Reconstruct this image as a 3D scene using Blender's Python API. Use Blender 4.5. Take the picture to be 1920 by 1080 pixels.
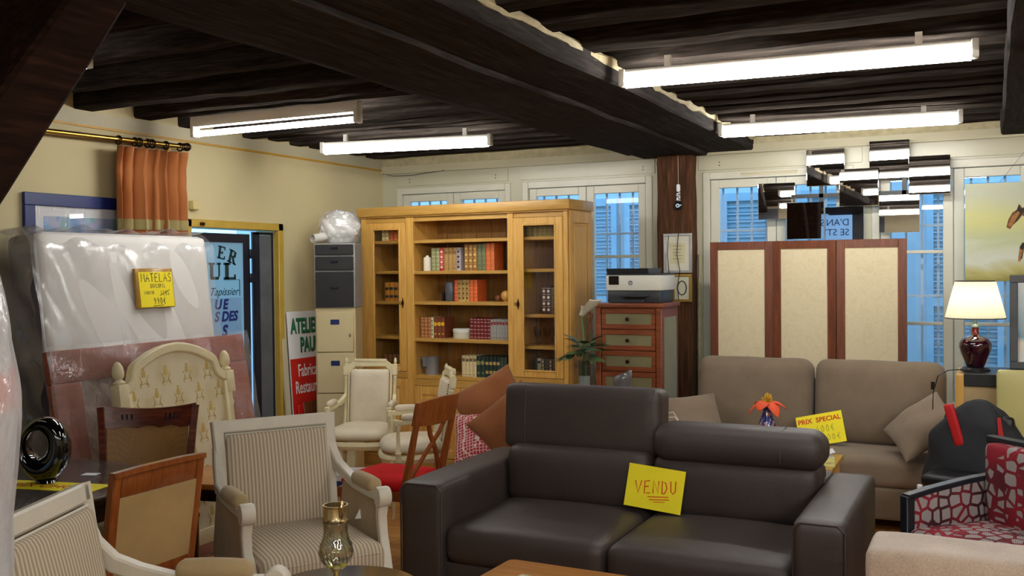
import bpy, bmesh, math, random
from mathutils import Vector, Matrix, noise as mnoise
R = math.radians
S = bpy.context.scene
COL = S.collection
for o in list(bpy.data.objects): bpy.data.objects.remove(o)
random.seed(7)

# ------------------------------------------------------------------ camera
def set_camera():
    yaw, pitch, roll = R(26.0), R(-1.1), R(0.57)
    f = Vector((-math.sin(yaw)*math.cos(pitch), math.cos(yaw)*math.cos(pitch), math.sin(pitch)))
    r0 = Vector((math.cos(yaw), math.sin(yaw), 0)); u0 = r0.cross(f)
    r = r0*math.cos(roll) - u0*math.sin(roll); u = r.cross(f)
    cam = bpy.data.cameras.new('camera'); cam.lens = 35.0; cam.sensor_width = 36.0
    cam.clip_start = .05; cam.clip_end = 100
    o = bpy.data.objects.new('camera', cam); COL.objects.link(o)
    m = Matrix((( r.x, u.x, -f.x, 0), (r.y, u.y, -f.y, 0), (r.z, u.z, -f.z, 1.65), (0, 0, 0, 1)))
    o.matrix_world = m
    S.camera = o
set_camera()
# ------------------------------------------------------------------ world: blue dusk
W = bpy.data.worlds.new('dusk'); S.world = W; W.use_nodes = True
bg = W.node_tree.nodes['Background']
bg.inputs['Color'].default_value = (0.24, 0.53, 0.90, 1); bg.inputs['Strength'].default_value = 2.7
# ------------------------------------------------------------------ exposure
S.view_settings.view_transform = 'Standard'; S.view_settings.look = 'None'
S.view_settings.exposure = 0.34; S.view_settings.gamma = 1.0; S.view_settings.use_curve_mapping = False
TUBE_POWER = 39.0

# ------------------------------------------------------------------ mesh helpers
class B:
    def __init__(s): s.bm = bmesh.new()
    def _add(s, t, M=None, m=0):
        if M is not None: bmesh.ops.transform(t, matrix=M, verts=t.verts)
        if m:
            for f in t.faces: f.material_index = m
        me = bpy.data.meshes.new('t'); t.to_mesh(me); t.free(); s.bm.from_mesh(me); bpy.data.meshes.remove(me)
        return s
    def box(s, x0, x1, y0, y1, z0, z1, bev=0, seg=2, m=0, M=None):
        t = bmesh.new(); bmesh.ops.create_cube(t, size=1)
        for v in t.verts: v.co = Vector(((x0+x1)/2+v.co.x*(x1-x0), (y0+y1)/2+v.co.y*(y1-y0), (z0+z1)/2+v.co.z*(z1-z0)))
        if bev: bmesh.ops.bevel(t, geom=t.edges[:], offset=bev, segments=seg, profile=.5, affect='EDGES')
        return s._add(t, M, m)
    def soft(s, x0, x1, y0, y1, z0, z1, r=.05, crown=(0, 0, 0), n=12, m=0, M=None, wr=0, ws=9):
        t = bmesh.new(); bmesh.ops.create_cube(t, size=2)
        bmesh.ops.subdivide_edges(t, edges=t.edges[:], cuts=n-1, use_grid_fill=True)
        h = ((x1-x0)/2, (y1-y0)/2, (z1-z0)/2); c = ((x0+x1)/2, (y0+y1)/2, (z0+z1)/2)
        r = min(r, *[k*.98 for k in h])
        for v in t.verts:
            p = []; d = []
            for k in range(3):
                q = math.sin(max(-1, min(1, v.co[k]))*math.pi/2)*h[k]
                i = max(-(h[k]-r), min(h[k]-r, q)); p.append(i); d.append(q-i)
            L = math.sqrt(sum(x*x for x in d)) or 1
            p = [p[k]+d[k]/L*r for k in range(3)]
            g = [p[k]/h[k] for k in range(3)]
            for k in range(3):
                if crown[k]:
                    a, b = (k+1) % 3, (k+2) % 3
                    p[k] += crown[k]*max(0, 1-g[a]**2)*max(0, 1-g[b]**2)*g[k]
            if wr:
                w = wr*(math.sin(p[0]*ws*2.1+p[2]*ws)+math.sin(p[1]*ws*1.7-p[0]*ws*.8)+math.sin(p[2]*ws*2.6+1.3))
                p = [p[k]*(1+w*.3)+(w if k == 2 else 0) for k in range(3)]
            v.co = Vector((p[0]+c[0], p[1]+c[1], p[2]+c[2]))
        return s._add(t, M, m)
    def lathe(s, prof, seg=24, c=(0, 0, 0), m=0, M=None, sq=None, cap=True):
        t = bmesh.new(); rings = []
        for r, z in prof:
            ring = []
            for i in range(seg):
                a = 2*math.pi*i/seg; k = 1
                if sq: k = 1+sq*math.cos(a*sq_n(sq))
                ring.append(t.verts.new((c[0]+r*k*math.cos(a), c[1]+r*k*math.sin(a), c[2]+z)))
            rings.append(ring)
        for a, b in zip(rings, rings[1:]):
            for i in range(seg): t.faces.new((a[i], a[(i+1) % seg], b[(i+1) % seg], b[i]))
        if cap:
            if prof[0][0] > 1e-4: t.faces.new(rings[0][::-1])
            if prof[-1][0] > 1e-4: t.faces.new(rings[-1])
        bmesh.ops.recalc_face_normals(t, faces=t.faces[:])
        return s._add(t, M, m)
    def cyl(s, p, q, r, r2=None, seg=12, m=0):
        p, q = Vector(p), Vector(q); d = q-p
        M = Matrix.Translation(p) @ d.to_track_quat('Z', 'Y').to_matrix().to_4x4()
        return s.lathe([(r, 0), (r if r2 is None else r2, d.length)], seg, m=m, M=M)
    def sphere(s, c, r, sc=(1, 1, 1), u=14, v=9, m=0, M=None):
        t = bmesh.new(); bmesh.ops.create_uvsphere(t, u_segments=u, v_segments=v, radius=r)
        for w in t.verts: w.co = Vector((c[0]+w.co.x*sc[0], c[1]+w.co.y*sc[1], c[2]+w.co.z*sc[2]))
        return s._add(t, M, m)
    def tube(s, pts, r, seg=8, closed=False, m=0, M=None):
        P = [Vector(p) for p in pts]; t = bmesh.new(); rings = []; n = len(P)
        up = Vector((0, 0, 1)); prev = None
        for i, p in enumerate(P):
            a = P[(i-1) % n] if (closed or i > 0) else p
            b = P[(i+1) % n] if (closed or i < n-1) else p
            d = (b-a).normalized()
            if prev is None:
                x = d.cross(up); x = d.cross(Vector((1, 0, 0))) if x.length < .05 else x
            else: x = prev-d*prev.dot(d)
            x.normalize(); prev = x; y = d.cross(x)
            rr = r[i] if isinstance(r, (list, tuple)) else r
            rings.append([t.verts.new(p+x*rr*math.cos(2*math.pi*k/seg)+y*rr*math.sin(2*math.pi*k/seg)) for k in range(seg)])
        for i in range(n if closed else n-1):
            a, b = rings[i], rings[(i+1) % n]
            for k in range(seg): t.faces.new((a[k], a[(k+1) % seg], b[(k+1) % seg], b[k]))
        if not closed: t.faces.new(rings[0][::-1]); t.faces.new(rings[-1])
        bmesh.ops.recalc_face_normals(t, faces=t.faces[:])
        return s._add(t, M, m)
    def sweep(s, pts, w, h, side=(1, 0, 0), m=0, M=None, bev=0):
        """rectangular section swept along pts; w along 'side', h across; w,h number or list"""
        P = [Vector(p) for p in pts]; n = len(P); t = bmesh.new(); rings = []; sd = Vector(side)
        for i, p in enumerate(P):
            d = (P[min(i+1, n-1)]-P[max(i-1, 0)]).normalized()
            x = (sd-d*sd.dot(d)).normalized(); y = d.cross(x)
            ww = (w[i] if isinstance(w, (list, tuple)) else w)/2; hh = (h[i] if isinstance(h, (list, tuple)) else h)/2
            c = .28*min(ww, hh) if bev == 0 else bev
            o = [(-ww+c, -hh), (ww-c, -hh), (ww, -hh+c), (ww, hh-c), (ww-c, hh), (-ww+c, hh), (-ww, hh-c), (-ww, -hh+c)]
            rings.append([t.verts.new(p+x*a+y*b) for a, b in o])
        for a, b in zip(rings, rings[1:]):
            for k in range(8): t.faces.new((a[k], a[(k+1) % 8], b[(k+1) % 8], b[k]))
        t.faces.new(rings[0][::-1]); t.faces.new(rings[-1])
        bmesh.ops.recalc_face_normals(t, faces=t.faces[:])
        return s._add(t, M, m)
    def prism(s, poly, h0, h1, axis='z', m=0, M=None, bev=0):
        """polygon in the plane across 'axis', extruded h0..h1. axis y: poly is (x,z); x: (y,z)"""
        t = bmesh.new()
        def P(a, b, h): return {'z': (a, b, h), 'y': (a, h, b), 'x': (h, a, b)}[axis]
        lo = [t.verts.new(P(a, b, h0)) for a, b in poly]; hi = [t.verts.new(P(a, b, h1)) for a, b in poly]; n = len(poly)
        t.faces.new(lo); t.faces.new(hi)
        for i in range(n): t.faces.new((lo[i], lo[(i+1) % n], hi[(i+1) % n], hi[i]))
        bmesh.ops.recalc_face_normals(t, faces=t.faces[:])
        if bev: bmesh.ops.bevel(t, geom=t.edges[:], offset=bev, segments=2, profile=.5, affect='EDGES')
        return s._add(t, M, m)
    def grid(s, fn, nu, nv, m=0, M=None, cu=False, cv=False):
        t = bmesh.new()
        V = [[t.verts.new(fn(i/(nu if not cu else nu), j/nv)) for j in range(nv+(0 if cv else 1))] for i in range(nu+(0 if cu else 1))]
        for i in range(nu):
            for j in range(nv):
                a, b = i, (i+1) % len(V); c, d = j, (j+1) % len(V[0])
                t.faces.new((V[a][c], V[b][c], V[b][d], V[a][d]))
        return s._add(t, M, m)
    def pillow(s, w, h, t, n=16, M=None, m=0, wr=.004, seed=0):
        def side(sg):
            def fn(a, b):
                u, v = math.sin((a-.5)*math.pi), math.sin((b-.5)*math.pi)
                th = t/2*max(0, (1-abs(u)**2.6)*(1-abs(v)**2.6))**.5
                x = w/2*u*(1-.07*(1-v*v)); y = h/2*v*(1-.07*(1-u*u))
                k = wr*(math.sin(x*31+seed)+math.sin(y*27+seed*2+x*13))*(1-u**8)*(1-v**8)
                return (x, y, sg*(th+(k if th > .01 else 0)))
            return fn
        t1 = bmesh.new(); me = bpy.data.meshes.new('t')
        q = B(); q.grid(side(1), n, n); q.grid(side(-1), n, n)
        bmesh.ops.remove_doubles(q.bm, verts=q.bm.verts[:], dist=1e-5); bmesh.ops.recalc_face_normals(q.bm, faces=q.bm.faces[:])
        t1.free(); bpy.data.meshes.remove(me)
        return s._add(q.bm, M, m)
    def mesh(s, smooth=True, ang=38):
        me = bpy.data.meshes.new('m'); s.bm.to_mesh(me); s.bm.free()
        if smooth:
            for p in me.polygons: p.use_smooth = True
            me.set_sharp_from_angle(angle=R(ang))
        return me
def sq_n(k): return 8

def add(name, b, mat, parent=None, loc=(0, 0, 0), rot=(0, 0, 0), smooth=True, kind=None, label=None):
    me = b.mesh(smooth) if isinstance(b, B) else b
    o = bpy.data.objects.new(name, me); COL.objects.link(o)
    if isinstance(b, B):
        for k in (mat if isinstance(mat, (list, tuple)) else [mat]): me.materials.append(k)
    o.location = loc; o.rotation_euler = rot
    if parent: o.parent = parent
    if kind: o['kind'] = kind
    if label: o['label'] = label
    return o
def tag(o, label, cat, group=None):
    o['label'] = label; o['category'] = cat
    if group: o['group'] = group
    return o
def thing(name, label, cat, loc=(0, 0, 0), rz=0, group=None):
    o = bpy.data.objects.new(name, None); COL.objects.link(o); o.empty_display_size = .1
    o.location = loc; o.rotation_euler = (0, 0, R(rz)); return tag(o, label, cat, group)
def one(name, label, cat, b, mat, loc=(0, 0, 0), rot=(0, 0, 0), group=None, smooth=True):
    return tag(add(name, b, mat, None, loc, rot, smooth), label, cat, group)
def struct(name, b, mat, parent=None, smooth=False, loc=(0, 0, 0), rot=(0, 0, 0)):
    o = add(name, b, mat, parent, loc, rot, smooth)
    if not parent: o['kind'] = 'structure'
    return o
def copy_tree(src, parent=None):
    c = src.copy(); COL.objects.link(c); c.parent = parent
    for ch in list(src.children): copy_tree(ch, c)
    return c
def T(x=0, y=0, z=0, rx=0, ry=0, rz=0):
    return Matrix.Translation((x, y, z)) @ Matrix.Rotation(R(rz), 4, 'Z') @ Matrix.Rotation(R(ry), 4, 'Y') @ Matrix.Rotation(R(rx), 4, 'X')

# ------------------------------------------------------------------ lettering helpers
def text_mesh(body, size, depth=.001, shear=0, spacing=1.0, align='LEFT', off=0):
    c = bpy.data.curves.new('t', 'FONT'); c.body = body; c.size = size; c.extrude = depth/2; c.shear = shear
    c.space_character = spacing; c.align_x = align; c.resolution_u = 3; c.offset = off
    o = bpy.data.objects.new('t', c); COL.objects.link(o)
    dg = bpy.context.evaluated_depsgraph_get()
    me = bpy.data.meshes.new_from_object(o.evaluated_get(dg)); me.materials.clear()
    bpy.data.objects.remove(o); bpy.data.curves.remove(c); return me
def text(name, body, size, mat, parent, loc, rot, **k):
    me = text_mesh(body, size, **k); me.materials.append(mat)
    return add(name, me, mat, parent, loc, rot)
STROKES = {  # hand lettering on a 1 x 1 cell
 'M': [[(0, 0), (.08, 1), (.45, .35), (.85, 1), (.95, 0)]], 'A': [[(0, 0), (.45, 1), (.9, 0)], [(.15, .38), (.78, .4)]],
 'T': [[(0, .95), (.9, 1)], [(.45, 1), (.42, 0)]], 'E': [[(.8, 1), (.1, .95), (.05, 0), (.8, .03)], [(.08, .52), (.65, .55)]],
 'L': [[(.1, 1), (.05, 0), (.75, .04)]], 'S': [[(.8, .9), (.4, 1), (.1, .75), (.7, .4), (.65, .08), (.05, .05)]],
 'V': [[(0, 1), (.35, 0), (.85, 1)]], 'N': [[(.05, 0), (.12, 1), (.75, .05), (.85, 1)]],
 'D': [[(.1, 0), (.12, 1), (.6, .85), (.75, .4), (.45, .03), (.1, 0)]], 'U': [[(.08, 1), (.12, .2), (.4, 0), (.7, .2), (.75, 1)]],
 'I': [[(.3, 0), (.32, 1)]], 'R': [[(.08, 0), (.1, 1), (.6, .95), (.65, .6), (.12, .5), (.75, 0)]],
 'O': [[(.4, 1), (.08, .7), (.1, .2), (.4, 0), (.7, .25), (.7, .75), (.4, 1)]], 'P': [[(.08, 0), (.1, 1), (.65, .9), (.6, .5), (.1, .45)]],
 '9': [[(.65, .65), (.35, .45), (.08, .7), (.35, 1), (.65, .8), (.6, .3), (.3, 0)]], '0': [[(.4, 1), (.08, .6), (.2, .05), (.5, 0), (.7, .5), (.4, 1)]],
 '4': [[(.5, 1), (.05, .4), (.8, .42)], [(.55, .65), (.5, 0)]], '5': [[(.7, 1), (.15, .97), (.12, .55), (.6, .5), (.65, .15), (.1, .02)]],
 '1': [[(.2, .8), (.4, 1), (.38, 0)]], '8': [[(.4, .52), (.1, .8), (.4, 1), (.65, .8), (.1, .2), (.4, 0), (.7, .25), (.4, .52)]],
 '6': [[(.6, 1), (.15, .5), (.15, .1), (.5, 0), (.65, .3), (.2, .42)]], '2': [[(.1, .8), (.4, 1), (.65, .75), (.08, .03), (.75, .05)]],
 'e': [[(.75, .85), (.45, 1), (.15, .5), (.4, 0), (.75, .12)], [(0, .6), (.55, .62)], [(0, .4), (.5, .42)]], '-': [[(0, .5), (.8, .52)]], 'X': [[(0, 1), (.75, 0)], [(.75, 1), (0, 0)]], ' ': []}
def strokes(b, body, x, y, cw, chh, pen, M=None):
    """adds pen strokes in the xy plane to bmesh wrapper b"""
    for ch in body:
        for pl in STROKES.get(ch, []):
            pen_line(b, [(x+a*cw*.85, y+c*chh) for a, c in pl], pen, M)
        x += cw
    return b
def pen_line(b, pts, pen, M=None):
    t = bmesh.new(); P = [Vector((p[0], p[1], 0)) for p in pts]; L = []
    for i, p in enumerate(P):
        d = (P[min(i+1, len(P)-1)]-P[max(i-1, 0)]).normalized(); n = Vector((-d.y, d.x, 0))*pen/2
        L.append((t.verts.new(p+n), t.verts.new(p-n)))
    for a, c in zip(L, L[1:]): t.faces.new((a[0], a[1], c[1], c[0]))
    bmesh.ops.recalc_face_normals(t, faces=t.faces[:])
    return b._add(t, M)

# ------------------------------------------------------------------ materials
def lin(c):
    r = []
    for v in c[:3]:
        v = v/255; r.append(v/12.92 if v <= .04045 else ((v+.055)/1.055)**2.4)
    return (*r, 1)
class N:
    def __init__(s, name):
        s.m = bpy.data.materials.new(name); s.m.use_nodes = True; s.t = s.m.node_tree; s.p = s.t.nodes['Principled BSDF']
        s.out = s.t.nodes['Material Output']; s._tc = None
    def n(s, kind, **k):
        x = s.t.nodes.new(kind)
        for a, v in k.items():
            if a in x.inputs: x.inputs[a].default_value = v
            else: setattr(x, a, v)
        return x
    def l(s, a, b): s.t.links.new(a, b)
    def co(s, sc=(1, 1, 1), rot=(0, 0, 0), gen=False):
        if not s._tc: s._tc = s.n('ShaderNodeTexCoord')
        mp = s.n('ShaderNodeMapping'); mp.inputs['Scale'].default_value = sc; mp.inputs['Rotation'].default_value = rot
        s.l(s._tc.outputs['Generated' if gen else 'Object'], mp.inputs[0]); return mp.outputs[0]
    def noise(s, scale, co=None, detail=4, rough=.55, dist=0):
        x = s.n('ShaderNodeTexNoise'); x.inputs['Scale'].default_value = scale; x.inputs['Detail'].default_value = detail
        x.inputs['Roughness'].default_value = rough; x.inputs['Distortion'].default_value = dist
        s.l(co or s.co(), x.inputs['Vector']); return x.outputs['Fac']
    def ramp(s, fac, stops):
        x = s.n('ShaderNodeValToRGB'); e = x.color_ramp.elements
        while len(e) < len(stops): e.new(.5)
        for k, (p, c) in zip(e, stops): k.position = p; k.color = c if len(c) == 4 else lin(c)
        s.l(fac, x.inputs[0]); return x.outputs[0]
    def bump(s, h, st=.3, dist=.01):
        x = s.n('ShaderNodeBump'); x.inputs['Strength'].default_value = st; x.inputs['Distance'].default_value = dist
        s.l(h, x.inputs['Height']); s.l(x.outputs[0], s.p.inputs['Normal'])
    def set(s, **k):
        for a, v in k.items(): s.p.inputs[a.replace('_', ' ')].default_value = v
        return s
def mat(name, col, rough=.5, metal=0, var=.1, vs=6, bump=0, bs=80, spec=.5, coat=0, sheen=0, emit=None, es=0):
    a = N(name); a.set(Roughness=rough, Metallic=metal); a.p.inputs['Specular IOR Level'].default_value = spec
    c = lin(col)
    if var:
        lo = tuple(max(0, v*(1-var)) for v in c[:3])+(1,); hi = tuple(min(1, v*(1+var)) for v in c[:3])+(1,)
        a.l(a.ramp(a.noise(vs), [(.3, lo), (.7, hi)]), a.p.inputs['Base Color'])
    else: a.p.inputs['Base Color'].default_value = c
    if bump: a.bump(a.noise(bs, detail=3), bump, .004)
    if coat: a.set(Coat_Weight=coat, Coat_Roughness=.08)
    if sheen: a.set(Sheen_Weight=sheen)
    if emit: a.set(Emission_Color=lin(emit), Emission_Strength=es)
    return a.m
def wood(name, dark, light, axis='z', scale=1.0, rough=.42, coat=0, bump=.15, rings=9, spec=.5):
    a = N(name); a.p.inputs['Specular IOR Level'].default_value = spec; sc = {'x': (1.2, 14, 14), 'y': (14, 1.2, 14), 'z': (14, 14, 1.2)}[axis]
    co = a.co(tuple(v*scale for v in sc)); f = a.noise(1.6, co, 6, .62, .6)
    f2 = a.noise(rings, a.co(tuple(v*scale*.6 for v in sc)), 2)
    mx = a.n('ShaderNodeMath', operation='ADD'); a.l(f, mx.inputs[0]); a.l(f2, mx.inputs[1])
    md = a.n('ShaderNodeMath', operation='MULTIPLY'); md.inputs[1].default_value = .5; a.l(mx.outputs[0], md.inputs[0])
    a.l(a.ramp(md.outputs[0], [(.32, dark), (.52, tuple((d+l)/2 for d, l in zip(dark, light))), (.68, light)]), a.p.inputs['Base Color'])
    a.set(Roughness=rough)
    if bump: a.bump(md.outputs[0], bump, .003)
    if coat: a.set(Coat_Weight=coat, Coat_Roughness=.12)
    return a.m
def leather(name, col, rough=.42):
    a = N(name); c = lin(col); a.set(Roughness=rough); a.p.inputs['Base Color'].default_value = c
    v = a.n('ShaderNodeTexVoronoi'); v.inputs['Scale'].default_value = 160; a.l(a.co(), v.inputs['Vector'])
    nz = a.noise(5, detail=3); m = a.n('ShaderNodeMath', operation='MULTIPLY_ADD'); a.l(nz, m.inputs[0]); m.inputs[1].default_value = 3.0
    a.l(v.outputs['Distance'], m.inputs[2]); a.bump(m.outputs[0], .18, .003)
    a.l(a.ramp(a.noise(4), [(.3, tuple(x*.88 for x in c[:3])+(1,)), (.7, tuple(min(1, x*1.1) for x in c[:3])+(1,))]), a.p.inputs['Base Color'])
    return a.m
def fabric(name, col, rough=.9, weave=420, var=.12, sheen=.2):
    a = N(name); c = lin(col); a.set(Roughness=rough, Sheen_Weight=sheen); a.p.inputs['Specular IOR Level'].default_value = .2
    f = a.noise(weave, detail=2); g = a.noise(7, detail=3)
    m = a.n('ShaderNodeMath', operation='ADD'); a.l(f, m.inputs[0]); a.l(g, m.inputs[1]); h = a.n('ShaderNodeMath', operation='MULTIPLY'); a.l(m.outputs[0], h.inputs[0]); h.inputs[1].default_value = .5
    a.l(a.ramp(h.outputs[0], [(.35, tuple(x*(1-var) for x in c[:3])+(1,)), (.65, tuple(min(1, x*(1+var)) for x in c[:3])+(1,))]), a.p.inputs['Base Color'])
    a.bump(f, .25, .002); return a.m
def stripes(name, c1, c2, period, axis='x'):
    a = N(name); a.set(Roughness=.9); a.p.inputs['Specular IOR Level'].default_value = .2
    w = a.n('ShaderNodeTexWave', bands_direction=axis.upper()); w.inputs['Scale'].default_value = .314/period; w.inputs['Distortion'].default_value = 0
    a.l(a.co(), w.inputs['Vector'])
    a.l(a.ramp(w.outputs['Fac'], [(.35, c1), (.6, c2)]), a.p.inputs['Base Color']); a.bump(a.noise(500, detail=1), .2, .002); return a.m
def glass(name, col=(255, 255, 255), rough=.0, thin=True, ior=1.45, refl=.08):
    """window-type glass: clear sheet with mirror sheen"""
    a = N(name)
    tr = a.n('ShaderNodeBsdfTransparent'); tr.inputs[0].default_value = lin(col)
    gl = a.n('ShaderNodeBsdfGlossy'); gl.inputs['Roughness'].default_value = rough
    fr = a.n('ShaderNodeFresnel'); ge = a.n('ShaderNodeNewGeometry'); mr = a.n('ShaderNodeMapRange'); mr.inputs['To Min'].default_value = ior; mr.inputs['To Max'].default_value = 1/ior
    a.l(ge.outputs['Backfacing'], mr.inputs['Value']); a.l(mr.outputs[0], fr.inputs['IOR'])
    ad = a.n('ShaderNodeMath', operation='ADD'); a.l(fr.outputs[0], ad.inputs[0]); ad.inputs[1].default_value = refl-.04
    mx = a.n('ShaderNodeMixShader'); a.l(ad.outputs[0], mx.inputs[0]); a.l(tr.outputs[0], mx.inputs[1]); a.l(gl.outputs[0], mx.inputs[2])
    a.l(mx.outputs[0], a.out.inputs['Surface']); return a.m
def film(name, col=(235, 235, 238), milk=.25, gloss=.12, streak=6, rough=.12, bump=.8):
    """thin crinkled packing plastic: clear, a little milky, shiny on its folds"""
    a = N(name)
    tr = a.n('ShaderNodeBsdfTransparent'); df = a.n('ShaderNodeBsdfDiffuse'); df.inputs[0].default_value = lin(col)
    gl = a.n('ShaderNodeBsdfGlossy'); gl.inputs['Roughness'].default_value = rough
    co = a.co((1, 1, .45), (.35, .2, .5)); f = a.noise(streak, co, 5, .6, 1.2)
    bp = a.n('ShaderNodeBump'); bp.inputs['Strength'].default_value = bump; bp.inputs['Distance'].default_value = .03; a.l(f, bp.inputs['Height'])
    a.l(bp.outputs[0], gl.inputs['Normal']); a.l(bp.outputs[0], df.inputs['Normal'])
    m1 = a.n('ShaderNodeMixShader'); k = a.ramp(f, [(.35, (milk*.7,)*3+(1,)), (.7, (min(1, milk*1.4),)*3+(1,))]); a.l(k, m1.inputs[0])
    a.l(tr.outputs[0], m1.inputs[1]); a.l(df.outputs[0], m1.inputs[2])
    m2 = a.n('ShaderNodeMixShader'); m2.inputs[0].default_value = gloss; a.l(m1.outputs[0], m2.inputs[1]); a.l(gl.outputs[0], m2.inputs[2])
    a.l(m2.outputs[0], a.out.inputs['Surface']); return a.m
def brick_pattern(name, c1, c2):
    pass

M_wall_l = mat('cream plaster', (204, 191, 148), .75, var=.07, vs=1.3, bump=.12, bs=14)
M_wall_b = mat('white gloss paint', (186, 181, 156), .32, var=.06, vs=2.2, bump=.25, bs=9)
M_wall_o = mat('pale plaster', (190, 180, 150), .8, var=.05)
M_band = mat('off white band', (196, 188, 158), .6, var=.05, vs=3)
M_ochre = mat('ochre painted edge', (196, 150, 48), .5, var=.1)
M_white = mat('white window paint', (204, 200, 182), .35, var=.04, bump=.1, bs=20)
M_joist = wood('old dark joist', (29, 26, 24), (72, 64, 58), 'x', 1.0, .95, bump=.6, spec=0)
M_beam = wood('old dark beam', (32, 29, 28), (70, 64, 60), 'y', .8, .9, bump=.7, spec=.05)
M_brace = wood('dark brown brace', (22, 13, 9), (54, 34, 24), 'y', .8, .9, bump=.7, spec=.05)
M_post = wood('old brown post', (44, 25, 14), (112, 72, 44), 'z', .8, .8, bump=.9, spec=.2)
M_ceil = wood('brown ceiling boards', (84, 62, 43), (150, 114, 78), 'x', .8, .95, bump=.5, spec=0)
M_plaster = mat('rough lime plaster', (184, 172, 136), .85, var=.15, vs=20, bump=.6, bs=30)
M_oak_floor = wood('oak parquet', (160, 104, 48), (214, 156, 86), 'x', 1.4, .35, .2)
M_oak_floor2 = wood('oak parquet cross', (150, 94, 42), (204, 144, 76), 'y', 1.4, .35, .2)
M_grout = mat('dark floor joints', (58, 36, 20), .8)
M_oak = wood('pale oak', (196, 144, 64), (228, 182, 100), 'z', .8, .4, bump=.1)  # lightened to make up for weak light on the upright faces
M_oak_h = wood('pale oak across', (172, 128, 56), (206, 162, 84), 'x', .8, .4, bump=.1)  # darkened to offset the strong lamp light on the cornice
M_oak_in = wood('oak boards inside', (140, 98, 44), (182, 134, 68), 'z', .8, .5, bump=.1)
M_mahog = wood('polished mahogany', (66, 24, 12), (128, 58, 28), 'x', 1, .25, .35, .05)
M_cherry = wood('cherry wood', (122, 60, 22), (172, 98, 44), 'z', 1, .28, .3, .05)
M_walnut = wood('brown stained wood', (92, 46, 20), (140, 80, 42), 'z', 1, .4, .1, .05)
M_screenw = wood('reddish screen wood', (84, 42, 22), (128, 68, 38), 'z', 1, .38, .1, .05)
M_chest = wood('reddish chest wood', (104, 50, 24), (150, 80, 42), 'x', 1, .4, .1, .05)
M_honey = wood('honey wood top', (184, 116, 50), (222, 156, 80), 'x', .8, .28, .3, .03)
M_panel = fabric('golden beige cloth', (182, 150, 98))
M_black = mat('black lacquer', (9, 9, 10), .06, var=0, coat=.6)
M_blackm = mat('black satin', (20, 20, 22), .4, var=.1)
M_chrome = mat('steel', (200, 200, 205), .2, 1, var=0)
M_brass = mat('brass', (176, 140, 66), .28, 1, var=.1)
M_bronze = mat('dark bronze', (66, 46, 30), .35, .9, var=.1)
M_gold = mat('gilt', (196, 154, 74), .35, .6, var=.1)
M_cream = mat('cream painted wood', (226, 214, 172), .42, var=.06, vs=12)
M_ivory = mat('ivory painted wood', (214, 206, 188), .42, var=.05, vs=12)
M_creaml = leather('cream leather', (216, 204, 178), .45)
M_stripe = stripes('striped upholstery', (206, 193, 170), (168, 150, 127), .0175)
M_beige = fabric('beige cloth', (172, 148, 108))
M_taupe = fabric('taupe sofa cloth', (124, 108, 90), sheen=.15)
M_taupe2 = fabric('taupe cushion cloth', (130, 113, 94))
M_leather = leather('dark brown leather', (62, 52, 48), .5)
M_brownc = fabric('brown suede', (138, 84, 46), sheen=.15)
M_redc = fabric('red cloth', (190, 24, 26), sheen=0)
M_yellow = mat('yellow paper', (250, 232, 30), .7, var=.03)
M_ink = mat('black ink', (35, 35, 30), .7, var=0)
M_redink = mat('red ink', (226, 60, 10), .7, var=0)
M_redprint = mat('red print', (206, 60, 20), .7, var=0)
M_paper = mat('white paper', (232, 232, 235), .7, var=.02)
M_mirror = mat('mirror glass', (245, 245, 245), .01, 1, var=0)
M_pane = glass('window pane', refl=.07)
M_cabglass = glass('cabinet glass', (250, 249, 245), refl=.035)
M_clear = film('clear packing film', (240, 240, 242), milk=.10, gloss=.13, streak=2.2, rough=.22, bump=.6)
M_terra_film = film('wrapping film', milk=.10, gloss=.12, streak=7, bump=1)
M_greyplastic = mat('grey plastic', (84, 86, 90), .4)
M_grilles = mat('pale grille paint', (190, 205, 220), .5, var=.05)
# ================================================================== STRUCTURE
XL, YB, XR, YR, ZC = -5.13, 7.8, 4.2, -3.6, 2.82
# ---- floor: mosaic parquet of oak strips in squares
b = B(); b.box(XL-.2, XR+.2, YR-.2, YB+.2, -.15, -.006); floor = struct('floor', b, M_grout)
SQ = .30; SW = SQ/5
def strip_box(q, cx, cy, along):
    if along == 'x': q.box(cx-SQ/2+.001, cx+SQ/2-.001, cy-SW/2+.001, cy+SW/2-.001, -.012, 0)
    else: q.box(cx-SW/2+.001, cx+SW/2-.001, cy-SQ/2+.001, cy+SQ/2-.001, -.012, 0)
mx = B(); strip_box(mx, 0, 0, 'x'); mx = mx.mesh(False); mx.materials.append(M_oak_floor)
my = B(); strip_box(my, 0, 0, 'y'); my = my.mesh(False); my.materials.append(M_oak_floor2)
def near(cx, cy):
    return (-.86 < cx < -.28 and 3.2 < cy < 6.5) or (-2.95 < cx < -2.45 and 3.3 < cy < 5.0)
restx, resty = B(), B(); count = 0
for i in range(int(XL/SQ)-1, int(XR/SQ)+1):
    for j in range(int(YR/SQ)-1, int(YB/SQ)+1):
        cx, cy = (i+.5)*SQ, (j+.5)*SQ
        if not (XL-.05 < cx < XR+.05 and YR-.05 < cy < YB+.05): continue
        al = 'x' if (i+j) % 2 else 'y'
        for k in range(5):
            o = (k-2)*SW; px, py = (cx, cy+o) if al == 'x' else (cx+o, cy)
            if near(cx, cy) and count < 300:
                s = bpy.data.objects.new('parquet_strip', mx if al == 'x' else my); COL.objects.link(s)
                s.location = (px, py, random.uniform(-.0012, 0)); s.parent = floor; count += 1
            else: strip_box(restx if al == 'x' else resty, px, py, al)
add('parquet_strips_along', restx, M_oak_floor, floor, smooth=False, kind='stuff')
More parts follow.
